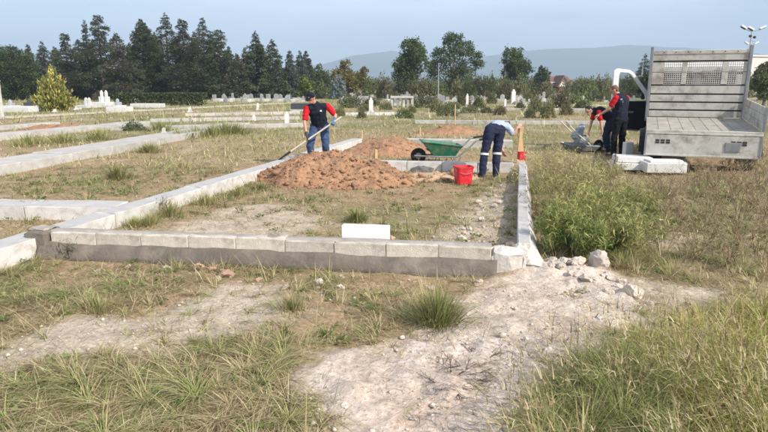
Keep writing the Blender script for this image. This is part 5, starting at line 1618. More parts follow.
def person(name, base, J, label, opts):
    """J: joints in metres from the base point, axes aligned with the world."""
    root = empty(name, base)
    tag(root, label, 'person')
    V = {k: Vector(v) for k, v in J.items()}
    sh = (V['rs'] - V['ls']).normalized(); hp = (V['rh'] - V['lh']).normalized()
    body = MB()
    # limbs
    for s in ('l', 'r'):
        capsule(body, V[s + 'h'], V[s + 'k'], (.082, .085), .056); capsule(body, V[s + 'k'], V[s + 'a'], .054, .038)
        capsule(body, V[s + 's'], V[s + 'e'], .046, .036); capsule(body, V[s + 'e'], V[s + 'w'], .036, .026)
        capsule(body, V[s + 'a'], V[s + 'a'] + V[s + 'toe'] * .5, .035, .03)
    pel, che, nk, hd = V['pelvis'], V['chest'], V['neck'], V['head']
    capsule(body, pel, pel.lerp(che, .5), (.145, .10), (.14, .10), hp); capsule(body, pel.lerp(che, .45), che, (.135, .095), (.165, .11), sh)
    capsule(body, che, nk, (.16, .10), (.06, .055), sh); capsule(body, V['ls'], V['rs'], .055, .055)
    capsule(body, nk, hd - V['up'].normalized() * .03, .056, .052)
    c, f, u, sd = head_shapes(body, hd, V['face'], V['up'])
    for s in ('l', 'r'):
        if opts.get(s + 'glove') is None: hand(body, V[s + 'w'], V[s + 'hand'], V[s + 'palm'], opts.get('grip', .9), 1.0, 1 if s == 'l' else -1)
    fuse('body', body, M['skin'], root, .0085, 3)
    for s in ('l', 'r'):
        if opts.get(s + 'glove'):
            g = MB(); hand(g, V[s + 'w'], V[s + 'hand'], V[s + 'palm'], opts.get('grip', .9), 1.18, 1 if s == 'l' else -1)
            capsule(g, V[s + 'w'], V[s + 'w'] + (V[s + 'e'] - V[s + 'w']).normalized() * .05, .034, .036)
            fuse('glove', g, M[opts[s + 'glove']], root, .008, 2)
    # eyes
    for k in (-1, 1):
        e = MB(); e.lathe([(.002, -.008), (.008, -.004), (.009, 0), (.006, .005), (.001, .007)], 8)
        ce = c + u * .012 + f * .084 + sd * .030 * k
        o = e.build('eye', M['blackplastic'], root, smooth=True); o.location = ce
    # trousers
    tr = MB()
    for s in ('l', 'r'):
        capsule(tr, V[s + 'h'] + Vector((0, 0, .02)), V[s + 'k'], (.108, .110), (.078, .080)); capsule(tr, V[s + 'k'], V[s + 'a'] + Vector((0, 0, .02)), (.078, .080), (.066, .070))
    capsule(tr, pel - Vector((0, 0, .02)), pel.lerp(che, .22), (.172, .128), (.160, .118), hp)
    fuse('trousers', tr, M[opts['trousers']], root, .012, 4, .030)
    # shoes
    for s in ('l', 'r'):
        sm = MB(); a = V[s + 'a']; t = V[s + 'toe']
        b = Vector((a.x, a.y, .045))
        capsule(sm, b - t * .22, b + t * .75, (.046, .044), (.048, .034), t.cross(Vector((0, 0, 1)))); capsule(sm, b, a + Vector((0, 0, .03)), .046, .048)
        fuse('shoe', sm, M['shoe'], root, .011, 2)
    # shirt and vest
    def torso(mb, g, low=.18):
        b = pel.lerp(che, low)
        capsule(mb, b, pel.lerp(che, .6), (.160 + g, .120 + g), (.158 + g, .116 + g), (hp + sh).normalized()); capsule(mb, pel.lerp(che, .55), che, (.155 + g, .116 + g), (.180 + g, .128 + g), sh)
        capsule(mb, che, nk - (nk - che) * .22, (.176 + g, .118 + g), (.082 + g, .076 + g), sh)
    st = MB(); torso(st, 0, .1)
    capsule(st, V['ls'], V['rs'], .070, .070)
    for s in ('l', 'r'):
        e = V[s + 's'].lerp(V[s + 'e'], opts.get('sleeve', .72))
        capsule(st, V[s + 's'], e, .070, .064)
    fuse('shirt', st, M[opts['shirt']], root, .012, 4, .026)
    if opts.get('vest'):
        vm = MB(); torso(vm, .016, -.06)
        capsule(vm, V['ls'].lerp(V['rs'], .12), V['ls'].lerp(V['rs'], .88), .078, .078)
        fuse('vest', vm, M[opts['vest']], root, .012, 4, .022)
    # hair / cap
    kind = opts.get('hair')
    if kind:
        hm = MB()
        capsule(hm, c + u * .050 - f * .024, c + u * .040 - f * .002, (.079, .082), (.077, .080), sd)
        capsule(hm, c + u * .01 - f * .05, c - u * .03 - f * .05, (.070, .045), (.058, .036), sd)
        fuse('hair', hm, M[kind], root, .010, 2, .01)
    if opts.get('cap'):
        cm = MB()
        capsule(cm, c + u * .062 - f * .012, c + u * .058 + f * .008, (.088, .072), (.086, .070), sd)
        capsule(cm, c + u * .042 - f * .02, c + u * .040 + f * .01, (.090, .050), (.088, .050), sd)
        capsule(cm, c + u * .045 + f * .07, c + u * .022 + f * .150, (.070, .012), (.052, .009), sd)
        fuse('cap', cm, M[opts['cap']], root, .009, 2)
    if opts.get('bands'):
        for s in ('l', 'r'):
            p = V[s + 'k'].lerp(V[s + 'a'], opts['bands']); dd = (V[s + 'a'] - V[s + 'k']).normalized()
            MB().tube([p - dd * .02, p + dd * .02], [.089, .088], 18, caps=False).build('reflective_band', M['reflect'], root)
    return root, V

# the shoveller
b = P(320, 166); b.z = 0
man_a, VA = person('person', b, dict(
    la=(-.15, -.02, .08), ra=(.15, .10, .08), ltoe=(-.16, -.16, 0), rtoe=(-.02, -.22, 0), lk=(-.19, -.12, .45), rk=(.13, -.04, .45), lh=(-.09, .02, .83), rh=(.11, .05, .83), pelvis=(.01, .03, .88),
    chest=(-.02, -.10, 1.16), neck=(-.06, -.19, 1.33), head=(-.12, -.27, 1.44), face=(-.45, -.75, -.50), up=(-.15, -.45, 1),
    ls=(-.22, -.20, 1.23), le=(-.27, -.28, .94), lw=(-.22, -.36, .69), lhand=(.15, -.2, -1), lpalm=(1, 0, 0),
    rs=(.19, -.10, 1.27), re=(.36, -.10, 1.08), rw=(.35, -.26, .99), rhand=(-.05, -1, -.5), rpalm=(-.6, .2, -.8)),
    'man in dark cap and navy vest over red shirt shovelling behind the heap', dict(trousers='jeans', shirt='redcloth', vest='navy', cap='navy', hair='greyhair', lglove='glove', rglove='blueglove', grip=1.3))
MB().box((.075, -.285, 1.18), (.035, .006, .028), Matrix.Rotation(.1, 3, 'Z') @ Matrix.Rotation(-.5, 3, 'X')).build('chest_badge', M['whiteprint'], man_a)
# shovel through both hands
def build_shovel():
    h0 = b + VA['lw'] + Vector((.03, -.02, -.09)); h1 = b + VA['rw'] + Vector((-.03, -.07, -.05))
    d = (h1 - h0).normalized()
    tip = h0 - d * .56
    end = h1 + d * .22
    root = empty('shovel', tip); tag(root, 'long pale wooden handled shovel held by the man in the cap', 'shovel')
    MB().tube([(0, 0, 0), end - tip], [.019, .018], 10).build('handle', M['shaft'], root)
    sd = d.cross(Vector((0, 0, 1))).normalized(); nn = sd.cross(d)
    vs, fs = [], []
    rows = [(.06, .02), (0, .07), (-.06, .105), (-.16, .11), (-.23, .085), (-.285, .02)]
    for t, w in rows:
        for k in range(5):
            x = (k / 4 - .5) * 2
            vs.append(d * t + sd * (w * x) + nn * (.022 * x * x - .012))
    n = len(vs); vs += [v - nn * .006 for v in vs]
    for i in range(len(rows) - 1):
        for k in range(4):
            a = i * 5 + k; fs.append((a, a + 1, a + 6, a + 5)); fs.append((n + a, n + a + 5, n + a + 6, n + a + 1))
    MB().add(vs, fs).build('blade', M['darkmetal'], root)
    MB().tube([d * -.02, d * .12], [.026, .022], 10).build('socket', M['darkmetal'], root)
build_shovel()

# the man bent over the kerb
b2 = P(489, 178); b2.z = 0
man_b, VB = person('person', b2, dict(
    la=(-.13, -.02, .08), ra=(.13, .06, .08), ltoe=(-.03, .22, 0), rtoe=(.06, .21, 0), lk=(-.10, .04, .45), rk=(.15, .12, .45), lh=(.0, .08, .86), rh=(.19, .11, .86), pelvis=(.095, .12, .90),
    chest=(.20, .43, .93), neck=(.25, .60, .92), head=(.26, .74, .93), face=(.1, .75, -.62), up=(.05, .62, .75),
    ls=(.06, .52, .92), le=(.17, .44, .66), lw=(.31, .36, .47), lhand=(.4, -.1, -1), lpalm=(.6, .6, 0),
    rs=(.38, .48, .94), re=(.50, .40, .78), rw=(.57, .40, .90), rhand=(.5, .2, .5), rpalm=(.5, .8, 0)),
    'man in pale blue shirt and navy trousers bending over the kerb beside the red bucket', dict(trousers='navytrouser', shirt='bluecloth', hair='greyhair', bands=.02, sleeve=.8))

# two men by the truck
b3 = P(617, 157); b3.z = 0
man_c, VC = person('person', b3, dict(
    la=(-.10, -.02, .08), ra=(.14, .10, .08), ltoe=(-.16, .14, 0), rtoe=(-.10, .2, 0), lk=(-.10, .02, .46), rk=(.13, .12, .46), lh=(-.06, .0, .87), rh=(.13, .10, .87), pelvis=(.035, .05, .93),
    chest=(.045, .09, 1.29), neck=(-.03, .14, 1.47), head=(-.11, .19, 1.57), face=(-.75, .45, -.45), up=(-.3, .15, 1),
    ls=(-.14, .0, 1.40), le=(-.27, .05, 1.14), lw=(-.44, .16, 1.00), lhand=(-1, .4, -.35), lpalm=(.2, .2, -1),
    rs=(.18, .20, 1.40), re=(-.02, .38, 1.18), rw=(-.30, .40, 1.02), rhand=(-1, 0, -.3), rpalm=(.2, 0, -1)),
    'standing man with cropped hair and navy vest over red shirt beside the open truck door', dict(trousers='blackcloth', shirt='redcloth', vest='navy', hair='stubble', sleeve=.6))
rb = Matrix.Rotation(-.62, 3, 'Z') 
for k, (u_, z_, w_, h_) in enumerate([(.02, 1.37, .045, .03), (.0, 1.325, .13, .012), (.02, 1.30, .09, .010)]):
    MB().box(Vector((.045, .09, 0)) + rb @ Vector((u_, -.152, 0)) + Vector((0, 0, z_)), (w_, .006, h_), rb).build('back_print', M['whiteprint'], man_c)
b4 = P(607, 153); b4.z = 0
man_d, VD = person('person', b4, dict(
    la=(.02, .02, .08), ra=(.10, .30, .08), ltoe=(-.22, .02, 0), rtoe=(-.22, .04, 0), lk=(-.04, .03, .46), rk=(.02, .30, .46), lh=(.10, .08, .84), rh=(.13, .26, .84), pelvis=(.12, .17, .88),
    chest=(-.20, .15, 1.03), neck=(-.38, .14, 1.06), head=(-.50, .13, 1.06), face=(-.80, -.35, -.45), up=(-.45, 0, .85),
    ls=(-.28, .0, 1.02), le=(-.24, -.08, .76), lw=(-.22, -.16, .56), lhand=(-.1, -.1, -1), lpalm=(-1, 0, 0),
    rs=(-.28, .30, 1.02), re=(-.34, .34, .76), rw=(-.40, .28, .54), rhand=(-.2, -.1, -1), rpalm=(1, 0, 0)),
    'dark haired man in red shirt bending low behind the standing man by the truck', dict(trousers='navytrouser', shirt='redcloth', vest='navy', hair='hair', sleeve=.6))

# ------------------------------------------------------------------ tools and loose things
def build_wheelbarrow():
    p = P(446, 163.5)
    root = empty('wheelbarrow', (p.x, p.y, gz(p.x, p.y)), R(4))
    tag(root, 'green wheelbarrow with grey tube handles standing behind the cross kerb', 'wheelbarrow')
    # tray: front (wheel) to -x
    top = [(-.56, -.29), (.30, -.33), (.30, .33), (-.56, .29)]; bot = [(-.30, -.19), (.16, -.23), (.16, .23), (-.30, .19)]
    zt = (.50, .40, .40, .50)
    vs = [(x, y, z) for (x, y), z in zip(top, zt)] + [(x, y, .18) for x, y in bot]
    fs = [(0, 1, 5, 4), (1, 2, 6, 5), (2, 3, 7, 6), (3, 0, 4, 7), (4, 5, 6, 7)]
    o = MB().add(vs, fs).build('tray', M['green'], root)
    so = o.modifiers.new('thick', 'SOLIDIFY'); so.thickness = .012
    rim = [Vector(vs[i]) for i in (0, 1, 2, 3, 0)]
    MB().tube(rim, .014, 8).build('rim', M['green'], root)
    MB().add([(-.44, -.235, .30), (.20, -.25, .30), (.20, .25, .30), (-.44, .235, .30)], [(0, 1, 2, 3)]).build('load', M['grey_mortar'], root)
    for s in (-1, 1):
        MB().tube([(-.72, .10 * s, .18), (-.2, .21 * s, .165), (.22, .26 * s, .17), (.42, .29 * s, .34), (.60, .30 * s, .52), (.86, .30 * s, .56)], .018, 8).build('handle', M['greymetal'], root)
        MB().tube([(.66, .30 * s, .535), (.88, .30 * s, .562)], .023, 8).build('grip', M['blackplastic'], root)
        MB().tube([(.12, .25 * s, .17), (.20, .26 * s, .0), (.28, .26 * s, .17)], .016, 8).build('leg', M['greymetal'], root)
    w = empty('wheel', (-.62, 0, .17)); w.parent = root
    MB().lathe([(.10, -.035), (.15, -.045), (.17, -.02), (.17, .02), (.15, .045), (.10, .035)], 22, (0, 0, 0), 'y').build('tyre', M['rubber'], w)
    MB().lathe([(.03, -.05), (.105, -.02), (.105, .02), (.03, .05)], 14, (0, 0, 0), 'y').build('rim', M['greymetal'], w)
    MB().tube([(0, -.12, 0), (0, .12, 0)], .012, 8).build('axle', M['greymetal'], w)
build_wheelbarrow()

def build_bucket():
    p = P(463, 184)
    root = empty('bucket', (p.x, p.y, gz(p.x, p.y)), R(12))
    tag(root, 'bright red square plastic bucket on the soil beside the bent man', 'bucket')
    def ring(w, z, rad=.05, n=5):
        out = []
        for cx, cy, a0 in ((1, 1, 0), (-1, 1, 90), (-1, -1, 180), (1, -1, 270)):
            for k in range(n):
                a = R(a0 + 90 * k / (n - 1)); out.append((cx * (w - rad) + rad * math.cos(a), cy * (w * .92 - rad) + rad * math.sin(a), z))
        return out
    rings = [ring(.128, 0), ring(.150, .27), ring(.157, .272), ring(.160, .305), ring(.150, .305), ring(.146, .26), ring(.122, .012)]
    vs, fs = [], []; n = 20
    for rg in rings: vs += rg
    for i in range(len(rings) - 1):
        for k in range(n): fs.append((i * n + k, i * n + (k + 1) % n, (i + 1) * n + (k + 1) % n, (i + 1) * n + k))
    fs.append(tuple(range(n - 1, -1, -1))); fs.append(tuple((len(rings) - 1) * n + k for k in range(n)))
    MB().add(vs, fs).build('shell', M['red'], root)
    MB().tube([(.165 * math.cos(math.pi * t / 12), -.01 - .155 * math.sin(math.pi * t / 12), .285 - .10 * math.sin(math.pi * t / 12)) for t in range(13)], .004, 6).build('handle', M['galv'], root)
    for s in (-1, 1): MB().span((s * .155 - .01, -.02, .262), (s * .155 + .016, .02, .30)).build('lug', M['red'], root, .004)
build_bucket()

# red tin on the end of the narrow kerb
p = P(524, 160.5, .2); 
tin = empty('red_tin', (p.x - .02, p.y + .15, .202), .2); tag(tin, 'small red square tin standing on the far end of the narrow kerb', 'tin')
MB().span((-.07, -.06, 0), (.07, .06, .15)).build('body', M['red'], tin, .01)
MB().span((-.074, -.064, .151), (.074, .064, .163)).build('lid', M['red'], tin, .004)

# wooden boards leaning upright at the end of the kerb
p = P(521, 165)
wb = empty('wooden_boards', (p.x + .02, p.y + .30, 0), .1); tag(wb, 'upright raw wooden boards gripped by the bent man at the kerb end', 'boards')
MB().box((0, 0, .40), (.075, .03, .82), Matrix.Rotation(.06, 3, 'Y')).build('board', M['wood'], wb, .004)
MB().box((.06, .03, .26), (.08, .028, .54), Matrix.Rotation(-.10, 3, 'Y')).build('board', M['wood'], wb, .004)
MB().box((-.04, .05, .72), (.06, .04, .16), Matrix.Rotation(.3, 3, 'Y')).build('block', M['wood'], wb, .006)

# survey stakes
for px, py, hpx, lab in [(376, 166, 17, 'short wooden stake beside the big soil heap at the cross kerb'), (362, 138, 8, 'small wooden stake on the far end of the long kerb'), (420, 135, 8, 'small wooden stake behind the second soil heap'), (455, 125, 9, 'thin wooden stake in the weeds beyond the bank'), (455, 118, 14, 'thin pale stake standing among the grave kerbs behind the bent man')]:
    p = P(px, py); sc = p.y / FPX; h = hpx * sc
    st = empty('wooden_stake', on_ground(p), .3); tag(st, lab, 'stake')
    w = .045 if py < 150 else .06
    MB().add([(-w / 2, -w / 2, -.1), (w / 2, -w / 2, -.1), (w / 2, w / 2, -.1), (-w / 2, w / 2, -.1), (-w / 2, -w / 2, h), (w / 2, -w / 2, h * .93), (w / 2, w / 2, h * .95), (-w / 2, w / 2, h)], [(0, 3, 2, 1), (4, 5, 6, 7), (0, 1, 5, 4), (1, 2, 6, 5), (2, 3, 7, 6), (3, 0, 4, 7)]).build('shaft', M['wood'], st, .004)

# grey mortar heap against the cross kerb
p = P(424, 172)
mh = empty('mortar_heap', on_ground(p)); tag(mh, 'small grey mound of mortar against the front of the cross kerb', 'mortar')
link_mesh('mound', rock_mesh('mound', .24, 71, M['grey_mortar'], (1.1, .5, .62), 3, .2), mh, (0, 0, .02))

# white slab leaning behind the block wall
p = P(365, 241, .26)
sl = empty('white_slab', (p.x, p.y + .26, gz(p.x, p.y)), ang); tag(sl, 'clean white rectangular slab set upright behind the block wall', 'slab')
MB().span((-.235, -.05, -.02), (.235, .05, .36)).build('slab', M['foam'], sl, .006)

# marble slabs by the truck
def slab(name, p, size, rz, label, mat='marble', z=0.0, tilt=(0, 0)):
    o = MB().span((-size[0] / 2, -size[1] / 2, 0), (size[0] / 2, size[1] / 2, size[2])).build(name, M[mat], None, .008)
    o.location = (p.x, p.y, z); o.rotation_euler = (tilt[0], tilt[1], rz)
    return tag(o, label, 'slab')
pa = P(631, 171); pb = P(663, 174)
slab('marble_slab', pa, (.74, .62, .13), R(-7), 'white marble slab lying flat, lowest under the thick pair by the truck', z=gz(pa.x, pa.y) + .06, tilt=(.0, .02))
slab('marble_slab', pa + Vector((.02, .06, 0)), (.66, .52, .11), R(-9), 'white marble slab on top of the lowest slab', z=gz(pa.x, pa.y) + .198, tilt=(.0, .02))
# rounded slab
rs_ = empty('headstone_slab', (pb.x, pb.y, gz(pb.x, pb.y) + .05), R(-6)); tag(rs_, 'white slab with one rounded end lying nearest the tailgate', 'slab')
out = [(-.40, -.27), (.28, -.27)] + [(.28 + .12 * math.sin(math.pi * k / 8), -.27 * math.cos(math.pi * k / 8)) for k in range(1, 8)] + [(.28, .27), (-.40, .27)]
MB().prism(out, 0, .19, 'z').build('slab', M['marble'], rs_, .01)
inn = [(-.32, -.20), (.25, -.20)] + [(.25 + .08 * math.sin(math.pi * k / 8), -.20 * math.cos(math.pi * k / 8)) for k in range(1, 8)] + [(.25, .20), (-.32, .20)]
MB().prism(inn, .191, .225, 'z').build('raised_face', M['marble'], rs_, .006)
for k, dx in enumerate((-.28, .05, .3, .72)):
    o = MB().span((-.05, -.25, 0), (.05, .25, .075)).build('timber_bearer', M['housewood'], None, .006)
    pp = pa + Vector((dx, .0 - .03 * k, 0)); o.location = (pp.x, pp.y, gz(pp.x, pp.y) - .015)
    tag(o, ['short timber bearer under the outer end of the marble slabs', 'timber bearer under the middle of the stacked marble slabs', 'timber bearer between the stacked slabs and the rounded slab', 'timber bearer under the rounded slab by the tailgate'][k], 'timber')
pc = P(631, 166)
o = MB().span((-.09, -.07, 0), (.09, .07, .50)).build('marble_post', M['marble'], None, .008); o.location = (pc.x, pc.y + .25, gz(pc.x, pc.y)); o.rotation_euler = (0, 0, .2)
tag(o, 'short square white marble post standing behind the stacked slabs', 'post')
# rusty bar in the ground
pd = P(613, 180)
o = MB().tube([(0, 0, -.1), (.01, 0, .45)], .016, 8).build('iron_bar', M['rust'], None); o.location = on_ground(pd); tag(o, 'thin rusty iron bar driven upright into the ground before the marble slabs', 'bar')
# string from the bar
o = MB().tube([(pd.x, pd.y, .34), (P(575, 170).x, P(575, 170).y, .16), (P(540, 168).x, P(540, 168).y, .12)], .003, 5).build('string_line', M['shaft'], None); tag(o, 'pale mason line stretched from the iron bar across the weeds', 'string')

# things lying beside the bending man
def lathe_thing(name, p, prof, mat, label, cat, n=18, parts=()):
    root = empty(name, on_ground(p)); tag(root, label, cat)
    MB().lathe(prof, n).build('body', M[mat], root, smooth=False)
    for nm, pr, mt in parts: MB().lathe(pr, n).build(nm, M[mt], root)
    return root
lathe_thing('canister', P(584, 150), [(.10, 0), (.115, .02), (.115, .26), (.09, .31), (.04, .33), (.035, .36)], 'canister', 'small white plastic canister standing by the grey flat stone', 'canister', parts=[('cap', [(.038, .362), (.038, .39), (.02, .395)], 'blueglove')])
# tall white sack held upright
p = P(605, 151)
sk = empty('white_sack', on_ground(p)); tag(sk, 'tall narrow white sack standing before the bending man', 'sack')
mb = MB(); capsule(mb, (0, 0, .10), (.01, 0, .45), (.125, .10), (.115, .09)); capsule(mb, (.01, 0, .45), (.03, 0, .76), (.10, .08), (.055, .045)); capsule(mb, (-.03, 0, .06), (.04, 0, .06), .11, .11)
fuse('sack', mb, M['sack'], sk, .014, 4, .05)
# barrow-like hand cart: two pale poles, grey tray
p = P(580, 152)
ct = empty('hand_cart', (p.x, p.y, gz(p.x, p.y)), .15); tag(ct, 'grey tipped hand barrow with long pale shafts lying in the weeds', 'barrow')
o = MB().add([(-.30, -.25, .02), (.28, -.28, .05), (.30, .25, .05), (-.28, .25, .02), (-.42, -.32, .20), (.40, -.34, .16), (.42, .32, .18), (-.42, .32, .22)], [(0, 1, 2, 3), (0, 4, 5, 1), (1, 5, 6, 2), (2, 6, 7, 3), (3, 7, 4, 0)]).build('tray', M['greymetal'], ct)
so = o.modifiers.new('thick', 'SOLIDIFY'); so.thickness = .012
for s in (0, 1):
    MB().tube([(.25, -.15 + .3 * s, .14), (-.10, -.12 + .3 * s, .42), (-.48, -.06 + .3 * s, .78)], .018, 8).build('shaft', M['shaft'], ct)
w = empty('wheel', (.52, .05, .15)); w.parent = ct; w.rotation_euler = (0, .25, .3)
MB().lathe([(.09, -.03), (.13, -.04), (.15, -.015), (.15, .015), (.13, .04), (.09, .03)], 20, (0, 0, 0), 'y').build('tyre', M['rubber'], w)
MB().lathe([(.03, -.045), (.095, -.02), (.095, .02), (.03, .045)], 12, (0, 0, 0), 'y').build('rim', M['greymetal'], w)
p = P(580, 146)
cb = empty('cloth_bundle', (p.x + .02, p.y + .25, gz(p.x, p.y))); tag(cb, 'crumpled blue grey cloth bundle hung on the shafts of the hand barrow', 'cloth')
mb = MB(); capsule(mb, (-.08, 0, .22), (.05, 0, .46), (.14, .10), (.10, .08)); capsule(mb, (.05, 0, .42), (.10, 0, .56), (.09, .08), (.07, .06)); capsule(mb, (.02, 0, .05), (.0, 0, .3), (.15, .1), (.12, .1))
fuse('bundle', mb, M['bluegrey'], cb, .014, 3, .06)

# ------------------------------------------------------------------ stones
def stone(px, py, r, label, mat='palestone', group=None, seed=0, sq=(1, 1, .7), name='stone', sink=.25):
    p = P(px, py)
    o = link_mesh(name, rock_mesh(name, r, seed, M[mat], sq, 3, .3))
    z = gz(p.x, p.y) + .09 * math.exp(-(((p.x - cE.x) / .55) ** 2 + ((p.y - cE.y) / .28) ** 2))
    o.location = (p.x, p.y, z + r * sq[2] * (1 - sink) - .01); o.rotation_euler = (0, 0, seed * 1.7)
    return tag(o, label, 'stone', group)
stone(597, 272, .125, 'largest whitish clod at the top of the rubble beside the green weed bush', seed=1, sq=(1, .9, .85))
stone(578, 272, .075, 'rounded whitish clod next to the largest one in the rubble', seed=2)
stone(632, 297, .085, 'tan round stone at the outer end of the white rubble', 'palestone', seed=3, sq=(1, 1, .8))
stone(562, 270, .060, 'small whitish clod close to the end of the narrow kerb', seed=4)
stone(586, 284, .065, 'flat whitish clod lying before the largest one', seed=5, sq=(1.3, 1, .6))
stone(199, 269, .060, 'reddish brown broken stone at the foot of the block wall', 'brickstone', seed=6)
stone(226, 275, .085, 'flattest and largest reddish stone lying below the block wall', 'brickstone', seed=7, sq=(1.4, .8, .45))
stone(212, 270, .045, 'small reddish stone between the two larger reddish stones', 'brickstone', seed=8)
stone(167, 269, .040, 'small pale stone among stalks left of the reddish stones', seed=9)
stone(462, 241, .060, 'pale clod behind the block wall near its broken end', seed=10)
stone(391, 240, .055, 'ochre lump of soil beside the white slab', 'brickstone', seed=11, sq=(1.2, 1, .7))
stone(341, 290, .045, 'pale stone at the wall foot below the white slab', seed=12)
stone(320, 285, .05, 'pale angular stone below the middle of the block wall', seed=13)
stone(600, 322, .05, 'grey brown stone on the pale bare soil near the grass', seed=14, sq=(1.3, .9, .6))
stone(345, 412, .035, 'small pale stone lying alone on the pinkish bare soil', seed=15)
q = random.Random(3)
for i in range(12):
    t = q.random(); stone(462 + 46 * t + q.uniform(-14, 5), 246 - 62 * t + q.uniform(-4, 4), q.uniform(.025, .06), 'pale clod in the crumbled strip inside the narrow kerb', 'palestone', 'clods inside the narrow kerb', 300 + i)
for i in range(60):
    px = min(650, 548 + abs(q.gauss(0, 42))); py = 263 + (px - 545) * .30 + q.uniform(-7, 12)
    stone(px, py, q.choice([.012, .016, .02, .026, .034, .048]), 'small whitish clod of the rubble at the end of the narrow kerb', 'palestone', 'clods in the white rubble', 100 + i)
for i in range(48):
    px = q.uniform(90, 490); py = 261 + px * .046 + abs(q.gauss(0, 7))
    stone(px, py, q.choice([.012, .016, .022, .03, .04]), 'small loose stone along the foot of the block wall', q.choice(['dullstone', 'dullstone', 'brickstone']), 'small stones along the wall foot', 200 + i)
# gravel and crumbs on the bare soil
def crumbs(n):
    r = np.random.default_rng(8)
    base = []
    for k in range(4):
        me = rock_mesh('crumb', 1, 900 + k, None, (1, .9, .7), 1, .5)
        v = np.empty(len(me.vertices) * 3); me.vertices.foreach_get('co', v); base.append((v.reshape(-1, 3), np.array([list(p.vertices) for p in me.polygons])))
    x = r.uniform(-4.5, 4.5, n); y = r.uniform(2.4, 9, n)
    keep = (soft(LIME, x, y, .2, 11) + .7 * soft(INCRUMB, x, y, .2, 7) + .35 * soft(STRIP, x, y, .2, 8) + .25 * soft(WALLFOOT, x, y, .2, 5) > r.uniform(0, 1.1, n)) & ~kerb_mask(x, y)
    x, y = x[keep], y[keep]; z = ground_h(x, y)
    V, F, n0 = [], [], 0
    for i in range(len(x)):
        s = .0048 * math.exp(r.normal(0, .65)) + .002
        v, f = base[i % 4]; a = r.uniform(0, 6.28); ca, sa = math.cos(a), math.sin(a)
        V.append(np.stack([(v[:, 0] * ca - v[:, 1] * sa) * s + x[i], (v[:, 0] * sa + v[:, 1] * ca) * s + y[i], v[:, 2] * s + z[i] + s * .4], 1)); F.append(f + n0); n0 += len(v)
    return np_mesh('soil_crumbs', np.concatenate(V), np.concatenate(F), 3, M['palestone'])
tag(link_mesh('soil_crumbs', crumbs(16000)), 'fine pale crumbs and gravel scattered on the bare soil', 'gravel', kind='stuff')
# ------------------------------------------------------------------ graves
def grave_protos():
    out = {}
    out['plain'] = MB().span((-.28, -.05, -.1), (.28, .05, .85)).mesh('headstone', M['grave'], .012)
    arc = [(-.26, -.1), (.26, -.1), (.26, .62)] + [(.26 * math.cos(math.pi * k / 8), .62 + .26 * math.sin(math.pi * k / 8)) for k in range(1, 8)] + [(-.26, .62)]
    out['arched'] = MB().prism(arc, -.045, .045).mesh('headstone', M['grave'], .008)
    gab = [(-.26, -.1), (.26, -.1), (.26, .66), (0, .92), (-.26, .66)]
    out['gabled'] = MB().prism(gab, -.045, .045).mesh('headstone', M['grave'], .008)
    out['stele'] = MB().prism([(-.14, -.1), (.14, -.1), (.17, .9), (.10, 1.05), (-.10, 1.05), (-.17, .9)], -.05, .05).mesh('headstone', M['greymarble'], .008)
    out['grey'] = MB().prism([(-.26, -.1), (.26, -.1), (.28, .75), (.15, .86), (-.15, .86), (-.28, .75)], -.05, .05).mesh('headstone', M['greymarble'], .008)
    return out
GP = grave_protos()
GK = list(GP)
frame_me = []
mb = MB()
for a, b_ in [((-.45, -1.0, -.1), (-.33, 1.0, .32)), ((.33, -1.0, -.1), (.45, 1.0, .32)), ((-.33, -1.0, -.1), (.33, -.9, .32)), ((-.33, .9, -.1), (.33, 1.0, .32))]: frame_me.append(MB().span(a, b_).mesh('border', M['grave'], .008))
def grave(p, rz, kind, scale, label, group=None, framed=True):
    root = empty('grave', on_ground(p), rz); root.scale = (scale,) * 3; tag(root, label, 'grave', group)
    o = link_mesh('headstone', GP[kind], root, (0, 1.02, .0))
    if framed:
        for m in frame_me: link_mesh('border', m, root)
    return root
q = random.Random(44)
# rows beyond the field, sharing the plots' direction
lab_far = {'plain': 'square white headstone with a low border in the distant grave rows', 'arched': 'white arched headstone with a low border in the distant grave rows', 'gabled': 'white pointed headstone with a low border in the distant grave rows', 'stele': 'narrow grey stele with a low border in the distant grave rows', 'grey': 'grey headstone with a low border in the distant grave rows'}
for i in range(150):
    px = q.uniform(345, 560) if i < 100 else q.uniform(215, 305) if i < 134 else q.uniform(560, 640)
    py = q.uniform(95.5, 106) if i < 100 else q.uniform(97.5, 102) if i < 134 else q.uniform(97, 103)
    k = GK[i % 5]
    grave(P(px, py), R(-11) + q.uniform(-.06, .06) + (math.pi if q.random() < .3 else 0), k, q.uniform(.5, .95), lab_far[k], 'distant grave rows', True)
# single ones that stand out
def post(px, py, hpx, wpx, label, mat='marble', top=True):
    p = P(px, py); sc = p.y / FPX; h = hpx * sc; w = wpx * sc
    root = empty('marker_post', on_ground(p), .15); tag(root, label, 'marker')
    MB().prism([(-w / 2, -.1), (w / 2, -.1), (w / 2, h * .82), (w * .22, h * .88), (w * .32, h * .94), (0, h), (-w * .32, h * .94), (-w * .22, h * .88), (-w / 2, h * .82)], -w * .25, w * .25).build('shaft', M[mat], root, .006)
    MB().span((-w * .8, -w * .5, -.1), (w * .8, w * .5, .06)).build('foot', M[mat], root, .006)
post(287, 126, 14, 4.5, 'white headed marker post standing alone beside the shoveller')
post(258, 110, 7, 2.6, 'thin white marker post before the small graves under the spruces')
post(254, 121, 6, 3, 'short white marker stump on the kerb line beside the tall grass')
post(190, 112, 5, 3, 'short white marker near the end of the clipped hedge')
post(164, 134, 6, 3.4, 'short tan marker stump before the tall green grass', 'plaster')
post(371, 112, 14, 4, 'white headed marker post beside the white grave kerb')
post(359, 108, 12, 4, 'broad grey headstone at the near end of the white graves', 'greymarble')
post(467, 107, 13, 2.6, 'tall slim white post among the graves behind the bent man')
